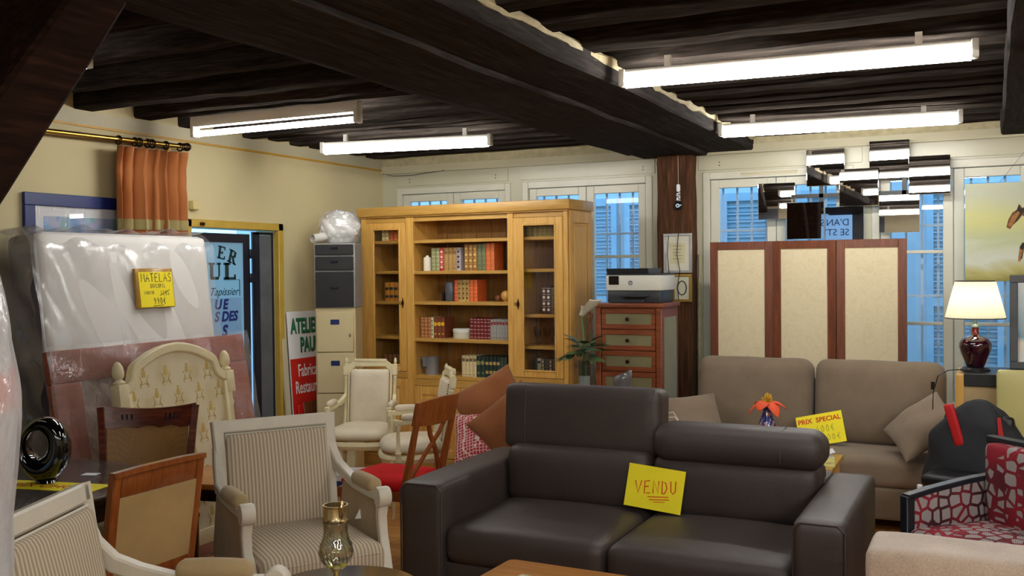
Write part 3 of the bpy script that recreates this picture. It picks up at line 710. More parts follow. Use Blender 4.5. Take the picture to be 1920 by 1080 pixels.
run(.688, .716, 1, .17, 1.083, (222, 214, 168), (90, 120, 70), 2, r4, 'cream book with green roundels')
run(.716, .825, 3, .17, 1.083, (122, 62, 38), (220, 170, 40), 5, r4, 'brown book with yellow disc on spine')
run(1.065, 1.258, 6, .17, 1.083, MAR, (220, 190, 170), 1, r4, 'dark red book with pale tooling')
run(1.258, 1.42, 6, .165, 1.083, GRY, (130, 30, 40), 3, r4, 'grey book with dark red label')
r5 = 'lowest open shelf'
run(.985, 1.125, 4, .17, .775, CRM, (110, 92, 60), 3, r5, 'cream book with dark title label')
run(1.125, 1.205, 2, .17, .775, GRN, (130, 130, 80), 5, r5, 'dark green book with gilt ring')
run(1.205, 1.345, 4, .17, .775, (26, 46, 40), (180, 150, 80), 4, r5, 'black green book with gilt stripe')
run(1.345, 1.41, 2, .17, .775, (52, 66, 58), (90, 100, 80), 1, r5, 'greyish green book')
l1 = 'top shelf, left glass door'
run(.225, .30, 2, .15, 1.897, (196, 176, 120), (240, 230, 190), 2, l1, 'pale straw book with roundels', y=.09); run(.30, .385, 2, .15, 1.897, (190, 88, 44), (230, 160, 90), 1, l1, 'rust orange book', y=.09); run(.385, .42, 1, .15, 1.897, (206, 190, 150), (80, 60, 40), 2, l1, 'ivory book with dark roundels', y=.09)
l3 = 'third shelf, left glass door'
run(.25, .43, 4, .16, 1.386, (190, 128, 46), (40, 36, 34), 4, l3, 'amber book with black bands', y=.09)
l5 = 'bottom shelf, left glass door'
run(.225, .45, 5, .13, .802, (112, 74, 48), (160, 120, 80), 1, l5, 'dull brown book', y=.09)
q1 = 'top shelf, right glass door'
run(1.585, 1.85, 6, .14, 1.90, (140, 124, 82), (100, 84, 50), 1, q1, 'olive tan book', y=.09)
q3 = 'third shelf, right glass door'
run(1.715, 1.795, 2, .22, 1.294, (66, 26, 26), (226, 216, 206), 2, q3, 'maroon book with white roundels', y=.09); run(1.795, 1.835, 1, .21, 1.294, (92, 84, 66), (140, 130, 100), 1, q3, 'drab olive book', y=.09)
q5 = 'bottom shelf, right glass door'
for i, (c, bnd, st, ds) in enumerate([((52, 60, 70), (120, 120, 120), 1, 'slate blue book'), ((206, 196, 160), (40, 50, 80), 3, 'cream book with navy label'), ((54, 62, 76), (200, 190, 160), 2, 'dark blue book with pale roundels'), ((110, 100, 80), (60, 50, 40), 1, 'grey brown book'), ((40, 38, 40), (200, 196, 180), 2, 'black book with white roundels'), ((120, 112, 90), (70, 66, 60), 1, 'khaki book'), ((186, 170, 130), (130, 40, 36), 3, 'buff book with red label')]):
    book(1.61+i*.034, .0335, .14, .802, c, bnd, st, q5, ds, y=.14)
def on_shelf(x, y, z): return BM @ Vector((x-(.055 if x < 1.44 else .04), y, z))
b = B(); b.lathe([(.033, 0), (.034, .004), (.034, .10), (.03, .112), (.014, .118), (.012, .128), (.004, .13)], 20); one('white_candle', 'short white pillar candle beside green books in the bookcase', 'candle', b, mat('candle wax', (236, 230, 210), .5, var=.02), on_shelf(.648, .12, 1.64))
b = B(); b.box(-.012, .012, 0, .1, 0, .07, .004, 1); b.box(-.012, .06, 0, .1, 0, .006); one('metal_bookend', 'small dark bookend on the third open shelf', 'bookend', b, M_blackm, on_shelf(.775, .15, 1.388))
b = B(); b.lathe([(.034, 0), (.042, .01), (.045, .08), (.043, .15), (.04, .158), (.037, .15), (.0, .02)], 20); one('blue_grey_vase', 'blue grey cylinder vase beside the orange books on third shelf', 'vase', b, mat('blue grey ceramic', (78, 84, 92), .3), on_shelf(.865, .13, 1.388))
b = B(); b.sphere((0, 0, .045), .045); b.lathe([(.02, 0), (.02, .01)], 12); one('wooden_ball', 'pale wooden ball ornament at the right of the third shelf', 'ornament', b, M_oak, on_shelf(1.375, .16, 1.388))
b = B(); b.sphere((0, 0, .027), .027); b.lathe([(.012, 0), (.012, .01)], 10); one('small_ball', 'small dark ball ornament beside the wooden ball', 'ornament', b, M_walnut, on_shelf(1.30, .16, 1.388))
t = thing('round_box', 'low round white box between brown and dark red books', 'box', on_shelf(.975, .14, 1.083), BKR)
b = B(); b.lathe([(.078, 0), (.08, .004), (.08, .06)], 32); add('box_body', b, mat('ivory card', (206, 202, 182), .6), t); b = B(); b.lathe([(.083, .052), (.083, .076), (.078, .08), (0, .08)], 32); add('lid', b, mat('white card', (222, 222, 214), .5), t)
t = thing('grey_pitcher', 'pale grey metal pitcher on the lowest open bookcase shelf', 'pitcher', on_shelf(.67, .14, .775), BKR)
M_pewter = mat('pewter', (150, 154, 158), .35, .5)
b = B(); b.lathe([(.06, 0), (.062, .01), (.062, .14), (.064, .146), (.058, .142), (.056, .02), (0, .015)], 28); add('body', b, M_pewter, t)
b = B(); b.tube([(-.06, -.01, .13), (-.10, -.015, .13), (-.112, -.015, .10), (-.108, -.015, .03)], .011, 8); add('handle', b, M_pewter, t)
b = B(); b.prism([(-.016, .0), (.016, .0), (.012, -.03), (-.012, -.03)], .07, .145, m=0, M=T(-.03, -.05, 0)); add('spout', b, M_pewter, t)
for i in range(3):
    b = B(); b.lathe([(.025, 0), (.008, .004), (.006, .05), (.03, .08), (.034, .14), (.032, .14), (.028, .08), (0, .058)], 14); one('stem_glass', 'stemmed glass behind the right glass door, %s from the left' % ORD[i], 'glass', b, M_cabglass, on_shelf(1.62+i*.085, .2, 1.046), group='glasses behind the right door')

# ================================================================== FILING CABINETS AND WHAT IS ON THEM
M_filing = mat('beige enamel steel', (206, 190, 146), .4, var=.04); M_gap = mat('dark gap', (30, 26, 22), .8, var=0)
FCC = Vector((-4.55, 6.50, 0))+Vector((-.906, -.423, 0))*.158+Vector((-.423, .906, 0))*.18
def cab(name, label, x0, x1, y0, y1, z0, z1, drawers, m, mg, slot):
    t = thing(name, label, 'cabinet', (FCC.x, FCC.y, z0), 25); w, d, h = .158+(.004 if z0 else 0), .18+(.006 if z0 else 0), z1-z0
    b = B(); b.box(-w, w, -d+.02, d, 0, h, .004, 1); add('body', b, m, t)
    for a, c in drawers:
        b = B(); b.box(-w+.012, w-.012, -d, -d+.03, a-z0+.004, c-z0-.004, .004, 1); dr = add('drawer_front', b, mg, t); slot(dr, w, d, (a-z0, c-z0))
    return t
def beige_slot(dr, w, d, z):
    b = B(); b.box(-.035, .035, -d-.004, -d+.002, z[1]-.105, z[1]-.065, .002, 1); add('blue_label', b, mat('navy label', (22, 40, 92), .4, var=.03), dr)
    if z[1] > 1.25: b = B(); b.box(.11, .125, -d-.006, -d+.002, z[0]+.12, z[0]+.15, .003, 1); add('lock', b, M_chrome, dr)
def dark_slot(dr, w, d, z):
    b = B(); b.box(-.03, .03, -d-.006, -d+.002, (z[0]+z[1])/2+.005, (z[0]+z[1])/2+.02, .003, 1); add('pull', b, M_black, dr)
zb = 1.355; dz = zb/4-.004
cab('filing_cabinet', 'tall beige four drawer filing cabinet with blue labels', -5.06, -4.69, 6.69, 7.05, 0, zb, [(.03+k*.325, .03+(k+1)*.325) for k in range(4)], M_filing, M_filing, beige_slot)
M_char = mat('charcoal enamel steel', (42, 41, 41), .5, var=.05, spec=.3)
cab('charcoal_drawers', 'charcoal steel drawer unit stacked on the beige filing cabinet', -5.075, -4.68, 6.68, 7.05, zb, 1.865, [(zb+.005, zb+.29), (zb+.295, zb+.41), (zb+.415, zb+.505)], mat('grey steel sides', (150, 152, 150), .4), M_char, dark_slot)
def lumpy(k, amp, sc):
    q = B(); q.sphere((0, 0, 0), 1, u=48, v=32)
    for v in q.bm.verts:
        d = v.co.normalized(); s_ = 1+amp*mnoise.noise(d*sc)+amp*.6*abs(mnoise.noise(d*sc*2.3+Vector((3, 1, 2))))-amp*.3
        v.co = Vector((.17*k*s_*d.x, .15*k*s_*d.y, max(-.125, .155*k*s_*d.z-.01)+.127))
    return q
b = lumpy(.95, .12, 2.2); bag = thing('plastic_bundle', 'bulging clear plastic bag of white wadding on the charcoal drawers', 'bag', (-4.77, 6.62, 1.868), 15)
add('wadding', b, mat('white wadding', (226, 226, 222), .7, var=.05), bag)
b = lumpy(1.0, .2, 3.4); add('plastic_film', b, film('bag film', milk=.2, gloss=.22, streak=9), bag)
for i, (x, z, yy) in enumerate(((-5.03, 1.90, 6.74), (-5.055, 1.83, 6.66))):
    if i: continue
    b = B(); b.lathe([(.033, 0), (.033, .3), (.026, .3), (.026, 0)], 18, M=T(0, 0, 0, rx=-80, rz=0), cap=False); b.tube([(0.033*math.cos(a*.39), 0, .033*math.sin(a*.39)) for a in range(16)], .004, 5, True)
    one('paper_roll', 'white rolled tube lying at the edge of the charcoal drawers', 'roll', b, mat('roll paper', (206, 204, 196), .5), (-4.87, 6.40, 1.905), (0, 0, R(-20)))

# boards leaning along the left wall
def lean(name, label, cat, x, y0, y1, h, th, ang, m, z0=0.0):
    t = thing(name, label, cat, (x, (y0+y1)/2, z0)); t.rotation_euler = (0, R(-ang), 0)
    b = B(); b.box(-th, 0, -(y1-y0)/2, (y1-y0)/2, 0, h, .002, 1); add('board', b, m, t); return t
sg = lean('shop_sign', 'white and red painted shop sign leaning behind the filing cabinet', 'sign', -5.02, 6.36, 6.96, 1.325, .014, 3.6, M_paper)
b = B(); b.box(0, .001, -.3, .3, .0, .945); add('red_field', b, mat('sign red', (206, 36, 28), .45, var=.03), sg, smooth=False)
RS = (R(90), 0, R(90))
M_sg = mat('sign green', (22, 120, 74), .5, var=0); M_sgs = mat('sign shadow', (40, 44, 40), .5, var=0); M_sw = mat('sign white', (240, 240, 236), .5, var=0)
for s, yy, zz, sz in (('ATELIER', -.275, 1.155, .165), ('PAUL', -.17, 1.0, .165)):
    text('green_lettering_shadow', s, sz, M_sgs, sg, (.0016, yy+.006, zz-.008), RS, shear=.08, off=.004).scale = (.62, 1, 1)
    text('green_lettering', s, sz, M_sg, sg, (.003, yy, zz), RS, shear=.08, off=.004).scale = (.62, 1, 1)
for s, yy, zz in (('Fabricant', -.215, .80), ('Restauration', -.26, .665)): text('white_lettering', s, .14, M_sw, sg, (.003, yy, zz), RS, off=.002).scale = (.62, 1, 1)
lean('plain_board', 'narrow cream board leaning by the door frame', 'board', -5.03, 6.29, 6.345, 1.30, .02, 3.6, M_band)
lean('brown_board', 'small brown wood veneer board leaning on the red shop sign', 'board', -4.93, 6.43, 6.72, .60, .012, 7.5, M_walnut)
lean('red_board', 'thin bright red board leaning against the shop sign', 'board', -4.97, 6.38, 6.55, .58, .006, 5.0, mat('bright red', (206, 24, 30), .4))
b = B(); b.box(-.17, .17, -.15, .15, 0, .10, .003, 1, m=0); b.box(-.172, .172, -.152, .152, .01, .055, .002, 1, m=1); one('blue_white_box', 'flat white box with blue band on the floor under the cream armchair', 'box', b, [M_paper, mat('box blue', (28, 60, 130), .5)], (-4.44, 6.36, 0), (0, 0, R(25)))
# ================================================================== LEFT WALL
t = thing('curtain_rod', 'brass curtain pole with dark ball finial on the left wall', 'curtain rod', (XL+.10, 0, 0))
rp = lambda y: 2.49+(y-4.1)*.021
b = B(); b.cyl((0, 2.4, rp(2.4)), (0, 5.20, rp(5.20)), .016, seg=14); add('pole', b, M_brass, t)
b = B(); b.sphere((0, 5.215, rp(5.215)), .03); b.lathe([(.02, 0), (.026, .01), (.02, .02)], 14, M=T(0, 5.175, rp(5.175), rx=-90)); add('finial', b, M_bronze, t)
for y in (2.6, 5.13):
    b = B(); b.cyl((-.099, y, rp(y)), (0, y, rp(y)), .009); b.lathe([(.03, 0), (.03, .008)], 14, M=T(-.1, y, rp(y), ry=90)); add('bracket', b, M_brass, t)
RINGY = [4.62, 4.75, 4.79, 4.86, 4.90, 5.02, 5.15]
for y in RINGY:
    b = B(); b.tube([(.027*math.cos(a*.5236), y, rp(y)-.006+.027*math.sin(a*.5236)) for a in range(12)], .006, 6, True); add('ring', b, M_bronze, t)
# curtain
M_curt = fabric('terracotta curtain cloth', (160, 98, 54), sheen=.05, var=.06)
ct = thing('curtain', 'short gathered terracotta curtain with olive band hanging from the brass pole', 'curtain', (XL+.10, 0, 0))
YC0, YC1 = 4.58, 5.20
def curt(a, c):
    y = YC0+(YC1-YC0)*a; top = rp(y)-.045; z = top-(top-1.10)*c
    ph = a*math.pi*2*6.5
    am = .026+.012*c; pin = max(0, 1-abs(c-.12)/.1)
    x = .012+am*math.sin(ph+1.1*math.sin(a*9))*(1-.55*pin)+.006*math.sin(a*17+c*4)
    if c < .1: x += .018*(1-c/.1)
    yy = y+(.006*math.sin(ph*2+c*2))+(-.015*c*(1-2*a))
    return (x, yy, z)
b = B(); b.grid(curt, 110, 40); o = add('drape', b, M_curt, ct); md = o.modifiers.new('thick', 'SOLIDIFY'); md.thickness = .004; md.offset = 0
def band(a, c):
    x, y, z = curt(a, .34+.05*c); return (x+.008, y, z)
b = B(); b.grid(band, 110, 3); add('olive_band', b, fabric('olive braid', (158, 146, 98)), ct)
# small sensor box
b = B(); b.box(0, .045, 5.325, 5.385, 2.09, 2.155, .005, 1); b.cyl((.02, 5.33, 2.135), (.02, 5.32, 2.135), .004, seg=6); one('wall_sensor', 'small beige plastic box on the wall above the doorway', 'box', b, mat('aged plastic', (208, 190, 130), .4), (XL, 0, 0))
# blue framed picture
t = thing('blue_framed_picture', 'watercolour in a wide blue frame on the left wall', 'picture', (XL+.002, 0, 0))
def ringbox(b, y0, y1, z0, z1, w, x0, x1, bev=.003):
    b.box(x0, x1, y0, y1, z1-w, z1, bev, 1); b.box(x0, x1, y0, y1, z0, z0+w, bev, 1); b.box(x0, x1, y0, y0+w, z0+w, z1-w, bev, 1); b.box(x0, x1, y1-w, y1, z0+w, z1-w, bev, 1)
b = B(); ringbox(b, 3.985, 4.86, 1.30, 2.13, .075, 0, .025); add('frame', b, mat('royal blue lacquer', (24, 40, 104), .35, var=.05), t)
b = B(); b.box(.004, .010, 4.05, 4.795, 1.37, 2.06); add('mount', b, M_paper, t, smooth=False)
a = N('blurred watercolour'); nz = a.noise(3.2, a.co((1, 2.2, 1)), 3, .6, .8); a.l(a.ramp(nz, [(.28, (90, 122, 180)), (.42, (140, 178, 216)), (.52, (190, 186, 214)), (.62, (140, 190, 196)), (.75, (176, 204, 184))]), a.p.inputs['Base Color']); a.set(Roughness=.6)
b = B(); b.box(.0105, .012, 4.125, 4.72, 1.45, 1.995); add('print', b, a.m, t, smooth=False)
b = B(); b.box(.013, .0145, 4.055, 4.79, 1.375, 2.055); add('glass_pane', b, glass('picture glass', refl=.06), t, smooth=False)
# pale painted stone pier: blocks
pier = thing('block_pier', 'pale painted block pier beside the wrapped mattress', 'pier', (XL, 3.62, 0))
for k in range(12):
    b = B(); j = .01*random.uniform(-1, 1)
    b.box(.001, .10+j, -.14, .14, k*.155+.003, (k+1)*.155-.003, .012, 2); add('block', b, M_band, pier)
b = B(); b.box(.001, .088, -.135, .135, 0, 12*.155); add('mortar', b, M_wall_o, pier, smooth=False)

# ================================================================== MATTRESS, FRAME, HEADBOARD LEANING ON THE LEFT WALL
mt = thing('wrapped_mattress', 'white quilted mattress in clear plastic standing against the left wall', 'mattress', (-4.60, 0, 0)); LEAN = 6.5
mt.rotation_euler = (0, R(-LEAN), 0)
ZM = 1.90
b = B(); b.soft(-.235, -.005, 3.80, 5.13, .02, ZM, .05, crown=(.02, 0, 0), n=16); add('side_border', b, fabric('slate mattress border', (92, 86, 92)), mt)
a = N('quilted white cover'); a.set(Roughness=.55); a.p.inputs['Base Color'].default_value = lin((228, 226, 222))
v = a.n('ShaderNodeTexWave', wave_type='BANDS', bands_direction='Z'); v.inputs['Scale'].default_value = .9; v.inputs['Distortion'].default_value = 5; v.inputs['Detail'].default_value = 1; v.inputs['Detail Scale'].default_value = .8; a.l(a.co((1, .8, 1)), v.inputs['Vector']); a.bump(a.noise(3.5, detail=2), .25, .03)
b = B(); b.soft(-.05, .02, 3.82, 5.135, .03, ZM-.005, .06, crown=(.015, 0, 0), n=18, wr=.0015); add('quilted_face', b, a.m, mt)
b = B(); b.tube([(-.01, 3.825, .06), (-.01, 3.825, ZM-.06), (-.01, 3.87, ZM-.012), (-.01, 5.08, ZM-.012), (-.01, 5.13, ZM-.06), (-.01, 5.135, .06)], .011, 8); add('piping', b, M_paper, mt)
def filmface(a_, c):
    y = 3.77+1.40*a_; z = .05+(ZM+.02-.05)*c
    x = .032+.012*math.sin(y*9+z*3)*math.sin(z*7-y*2)+.008*math.sin(y*23+z*11)
    e = max(0, (c-.93)/.07); x -= .09*e*e
    return (x, y, z)
b = B(); b.grid(filmface, 70, 80); add('plastic_film', b, M_clear, mt)
def filmside(a_, c):
    x = -.27+.30*a_; z = .05+(ZM+.03-.05)*c
    return (x, 3.76+.02*math.sin(z*11+x*20)+.01*math.sin(z*31)-.03*(1-c)*(1-a_), z)
b = B(); b.grid(filmside, 14, 60); add('plastic_film_side', b, film('smoky film', (150, 148, 156), milk=.35, gloss=.15, streak=5), mt)
def filmtop(a_, c):
    x = -.27+.31*c; y = 3.76+1.39*a_
    return (x, y, ZM+.018+.015*math.sin(y*14+x*9)*math.sin(y*5)+.01*math.sin(y*37))
b = B(); b.grid(filmtop, 80, 10); add('plastic_film_top', b, film('top film', milk=.3, gloss=.2, streak=8), mt)
# the yellow price card in its own sleeve
def card(name, label, w, h, loc, rot, m=M_yellow):
    t = thing(name, label, 'sign', loc); t.rotation_euler = rot
    b = B(); b.box(-w/2, w/2, 0, h, -.001, .0); add('paper', b, m, t, smooth=False); return t
RWc = lambda lean_: (R(90), 0, R(90))
pz = 1.445/math.cos(R(LEAN))
xx = -4.60+.06-math.tan(R(LEAN))*1.445
pc = thing('mattress_price_card', 'yellow handwritten mattress price card in a brown tape sleeve', 'sign', (-4.60-math.sin(R(LEAN))*1.54+.058*math.cos(R(LEAN)), 4.60, 1.54*math.cos(R(LEAN))+.01))
pc.scale = (.87, .88, 1)
pc.rotation_euler = Matrix(((0, -math.sin(R(LEAN)), math.cos(R(LEAN))), (1, 0, 0), (0, math.cos(R(LEAN)), math.sin(R(LEAN))))).to_euler()
b = B(); b.box(-.175, .175, -.125, .155, -.02, .006, .006, 2); add('sleeve', b, mat('brown tape sleeve', (170, 128, 44), .25, var=.2, vs=25, bump=.5, bs=30), pc)
b = B(); b.box(-.15, .165, -.12, .128, .0065, .0075); add('paper', b, M_yellow, pc, smooth=False)
b = B(); Mz = T(0, 0, .008)
strokes(b, 'MATELAS', -.13, .058, .042, .06, .006, Mz); strokes(b, 'DUNLOPILLO'[:8], -.05, .015, .018, .03, .004, Mz); strokes(b, '140X190', -.115, -.03, .014, .024, .003, Mz); strokes(b, '1285', .04, -.04, .022, .035, .004, Mz); pen_line(b, [(.03, -.04), (.13, 0)], .004, Mz); strokes(b, '990e', -.03, -.10, .03, .045, .005, Mz); pen_line(b, [(-.04, -.113), (.06, -.108)], .004, Mz)
add('ink_lettering', b, M_ink, pc, smooth=False, kind='stuff')

# terracotta framed panel in film
tf = thing('terracotta_frame', 'large terracotta coloured wooden frame wrapped in bubble film', 'frame', (-4.10, 0, 0)); TL = 10.0; tf.rotation_euler = (0, R(-TL), 0)
ZT = 1.275; y0, y1 = 3.50, 4.94
M_terra = wood('terracotta stained wood', (128, 58, 40), (166, 86, 62), 'y', 1, .45, 0, .05)
b = B(); fw = .17
b.box(-.06, 0, y0, y1, ZT-fw, ZT, .008, 2); b.box(-.06, 0, y0, y0+fw, .02, ZT-fw, .008, 2); b.box(-.06, 0, y1-fw, y1, .02, ZT-fw, .008, 2); b.box(-.06, 0, y0+fw, y1-fw, .02, .12, .008, 2)
add('frame', b, M_terra, tf)
b = B(); b.box(-.055, -.035, y0+fw, y1-fw, .1, ZT-fw); add('backing', b, mat('mauve panel', (158, 120, 110), .6), tf, smooth=False)
a = film('bubble wrap', (222, 204, 198), milk=.45, gloss=.18, streak=22, bump=1.0)
b = B(); b.grid(lambda p, q_: (-.018+.010*math.sin(p*37+q_*9)*math.sin(q_*31-p*7), y0+fw-.03+(y1-y0-2*fw+.06)*p, .06+(ZT-fw+.02-.06)*q_), 60, 50); add('bubble_wrap', b, a, tf)
b = B(); b.grid(lambda p, q_: (.014+.008*math.sin(p*17+q_*13)*math.sin(q_*19), y0-.03+(y1-y0+.06)*p, .03+(ZT+.02-.03)*q_), 60, 50); add('clear_film', b, M_terra_film, tf)

# cream headboard
hb = thing('cream_headboard', 'cream painted arched headboard with finials and gold damask panel', 'headboard', (-3.90, 4.07, 0)); HL = 7.0
hb.rotation_euler = Matrix(((0, -math.sin(R(HL)), math.cos(R(HL))), (1, 0, 0), (0, math.cos(R(HL)), math.sin(R(HL))))).to_euler()
# local: x along the wall (y), y up, z towards the room
M_damask = N('gold damask'); _a = M_damask; _a.set(Roughness=.6)
vor = _a.n('ShaderNodeTexVoronoi'); vor.inputs['Scale'].default_value = 6.2; vor.inputs['Randomness'].default_value = .12; _a.l(_a.co((1, .72, 1), (0, 0, R(45))), vor.inputs['Vector'])
nz = _a.noise(26, detail=3); ad = _a.n('ShaderNodeMath', operation='MULTIPLY_ADD'); _a.l(nz, ad.inputs[0]); ad.inputs[1].default_value = .35; _a.l(vor.outputs['Distance'], ad.inputs[2])
_a.l(_a.ramp(ad.outputs[0], [(.30, (214, 200, 156)), (.40, (218, 206, 166)), (.48, (222, 210, 174)), (.62, (226, 216, 182))]), _a.p.inputs['Base Color']); M_damask = M_damask.m
HW, HZ = .39, 1.18
def arch(s):   # outline of right half from post inwards; s in 0..1
    pts = [(.365, 1.02), (.345, 1.055), (.315, 1.075), (.285, 1.09), (.27, 1.10), (.262, 1.13)]
    return pts
top = []
for sx in (-1,):
    pass
half = [(.375, 1.055), (.345, 1.062), (.32, 1.078), (.302, 1.105), (.294, 1.135), (.284, 1.158), (.27, 1.168), (.22, 1.194), (.16, 1.219), (.10, 1.236), (.05, 1.245), (0, 1.248)]
full = [(-x, z) for x, z in half]+[(x, z) for x, z in half[::-1][1:]]
b = B(); b.sweep([(x, z, 0) for x, z in full], .055, .05, (0, 0, 1)); add('top_rail', b, M_cream, hb)
b = B(); b.tube([(x*.965, z+.018, .018) for x, z in full], .009, 6); add('top_bead', b, M_cream, hb)
b = B(); b.prism([(-.36, .2)]+[(x*.96, z-.01) for x, z in full]+[(.36, .2)], -.018, .008, 'z'); add('damask_panel', b, M_damask, hb)
b = B()
for r_ in range(8):
    for c_ in range(-2, 3):
        mxx, mzz = c_*.155+(.0775 if r_ % 2 else 0), .30+r_*.115
        if abs(mxx) > .33 or mzz > 1.17-1.1*mxx*mxx: continue
        b.lathe([(.012, 0), (.016, .008), (.012, .03), (.006, .042), (.012, .05)], 10, M=T(mxx, mzz, .008, rx=-90) @ Matrix.Diagonal((1, .12, 1, 1)))
        for s_ in (-1, 1):
            b.tube([(mxx+s_*(.012+.022*k_/6+.012*math.sin(k_)), mzz-.02-.035*math.sin(k_/6*3.14)+.03*k_/6, .009) for k_ in range(7)], .0018, 5)
            b.tube([(mxx+s_*.03*math.sin(k_*.6), mzz-.03-.012*k_*.5, .009) for k_ in range(5)], .0015, 5)
add('gold_motifs', b, mat('gold thread', (206, 178, 100), .5), hb, kind='stuff')
for s in (-1, 1):
    b = B(); x = s*.39
    b.lathe([(.018, 0), (.03, .03), (.026, .09), (.02, .12), (.024, .88), (.03, .90), (.024, .92), (.026, .96)], 18, c=(0, 0, 0), M=T(x, 0, 0, rx=-90))
    p = add('post', b, M_cream, hb)
    b = B(); b.box(x-.033, x+.033, .96, 1.085, -.033, .033, .006, 2); add('post_block', b, M_cream, p)
    b = B(); b.lathe([(.028, 1.085), (.032, 1.095), (.016, 1.11), (.028, 1.125), (.031, 1.145), (.026, 1.175), (.015, 1.195), (.004, 1.203)], 18, M=T(x, 0, 0, rx=-90)); add('finial', b, M_cream, p)
    b = B(); b.box(s*.352-.014, s*.352+.014, .2, 1.03, -.02, .03, .004, 2); add('inner_moulding', b, M_cream, hb)
b = B(); b.box(-.36, .36, .16, .24, -.02, .025, .004, 2); add('bottom_rail', b, M_cream, hb)

# ================================================================== DINING TABLE GROUP
tb = thing('dining_table', 'dark glossy dining table covered with clear plastic film', 'table', (-3.81, 2.92, 0))
def rrect(w, d, r, n=8):
    P = []
    for cx, cy, a0 in ((w-r, d-r, 0), (-w+r, d-r, 90), (-w+r, -d+r, 180), (w-r, -d+r, 270)):
        for k in range(n+1): a = R(a0+90*k/n); P.append((cx+r*math.cos(a), cy+r*math.sin(a)))
    return P
M_tabletop = wood('dark polished top', (22, 10, 8), (52, 26, 20), 'x', .8, .12, .6, .02)
b = B(); b.prism(rrect(.56, .50, .10), .715, .745, bev=.006); add('table_top', b, M_tabletop, tb)
b = B(); b.prism(rrect(.568, .508, .10), .7455, .7465); add('plastic_sheet', b, film('table film', (150, 140, 138), milk=.12, gloss=.22, streak=3, rough=.06, bump=.4), tb, smooth=False)
b = B(); b.prism(rrect(.48, .42, .08), .62, .715); add('apron', b, M_tabletop, tb)
for sx in (-1, 1):
    for sy in (-1, 1):
        b = B(); b.lathe([(.02, 0), (.03, .02), (.022, .05), (.036, .35), (.042, .55), (.03, .6), (.042, .62), (.042, .7)], 14, c=(sx*.47, sy*.36, 0)); add('leg', b, M_tabletop, tb)
# black ring vase
vs = thing('black_ring_vase', 'glossy black ring shaped vase with a hollow centre on the table', 'vase', (-3.70, 2.97, .7485)); vs.rotation_euler = (0, 0, R(34)); vs.scale = (.84, .9, .9)
def ringv(a_, c):
    th = a_*2*math.pi; ph = c*2*math.pi
    # egg outline in xz with an off centre hole
    ox, oz = .125*math.sin(th), .16-.155*math.cos(th)
    ix, iz = -.03+.046*math.sin(th), .185-.062*math.cos(th)
    mxx, mzz = (ox+ix)/2, (oz+iz)/2; rx, rz_ = (ox-ix)/2, (oz-iz)/2
    return (mxx+rx*math.cos(ph), -.085*math.sin(ph)*(.9+.1*math.cos(th)), mzz+rz_*math.cos(ph))
b = B(); b.grid(ringv, 48, 20, cu=True, cv=True); add('body', b, M_black, vs)
b = B(); b.lathe([(.055, 0), (.05, .012), (.03, .02)], 24); add('foot', b, M_black, vs)
def flat_card(name, label, w, h, loc, rz, lines):
    t = thing(name, label, 'sign', loc, rz)
    b = B(); b.box(-w/2, w/2, -h/2, h/2, 0, .0008); add('paper', b, M_yellow, t, smooth=False)
    lines(t); return t
flat_card('yellow_table_sign', 'yellow printed sign lying under the black ring vase', .50, .15, (-3.62, 2.925, .7468), 12, lambda t: text('red_lettering', 'PRIX CHOC', .075, M_redprint, t, (-.22, -.03, .0012), (0, 0, 0)))
b = B(); b.box(-.035, .035, -.025, .025, 0, .001); one('white_note', 'small white paper on the dark table behind the vase', 'paper', b, M_paper, (-3.66, 3.17, .7468), (0, 0, R(20)))
for (nm, lb, w, h, x, y, rz) in ():
    pass

# mahogany cane-back chair (front = -y)
mc = thing('mahogany_chair', 'reddish mahogany dining chair with curved top rail and cane back', 'chair', (-3.62, 3.40, 0), 36)
CT = math.tan(R(12))
def cy_(z): return .20+(z-.45)*CT
def crail(z0f, z1f, wf, th, n=16):
    q = B(); t_ = bmesh.new(); R_ = []
    for i in range(n+1):
        u = -1+2*i/n; c = .035*(1-u*u); R_.append([t_.verts.new((wf(u, k)*u, cy_((z0f(u) if k < 1 else z1f(u)))+c+d, (z0f(u) if k < 1 else z1f(u)))) for k, d in ((0, -th/2), (0, th/2), (1, th/2), (1, -th/2))])
    for a_, c_ in zip(R_, R_[1:]):
        for k in range(4): t_.faces.new((a_[k], a_[(k+1) % 4], c_[(k+1) % 4], c_[k]))
    t_.faces.new(R_[0]); t_.faces.new(R_[-1][::-1]); bmesh.ops.recalc_face_normals(t_, faces=t_.faces[:])
    bmesh.ops.bevel(t_, geom=t_.edges[:], offset=.003, segments=1, affect='EDGES') if False else None
    return q._add(t_)
q = crail(lambda u: .875+.012*abs(math.cos(u*6)), lambda u: .97+.025*u*u, lambda u, k: .205+.025*k, .024); tr_ = add('top_rail', q, M_mahog, mc)
for u in (-.58, -.48, -.38, .38, .48, .58):
    b = B(); x = u*.215; z = .925; b.box(x-.004, x+.004, cy_(z)+.035*(1-u*u)-.0135, cy_(z)+.035*(1-u*u)-.011, z-.022, z+.022, .003, 1); add('carved_slot', b, M_black, tr_)
q = crail(lambda u: .50, lambda u: .54, lambda u, k: .19, .022); add('lower_rail', q, M_mahog, mc)
a = N('woven cane'); a.set(Roughness=.55); ck = a.n('ShaderNodeTexChecker'); ck.inputs['Scale'].default_value = 190; ck.inputs['Color1'].default_value = lin((168, 124, 66)); ck.inputs['Color2'].default_value = lin((120, 82, 38)); a.l(a.co(), ck.inputs['Vector']); a.l(ck.outputs['Color'], a.p.inputs['Base Color']); M_cane = a.m
q = crail(lambda u: .53, lambda u: .885, lambda u, k: .182+.012*k, .006); add('cane_panel', q, M_cane, mc)
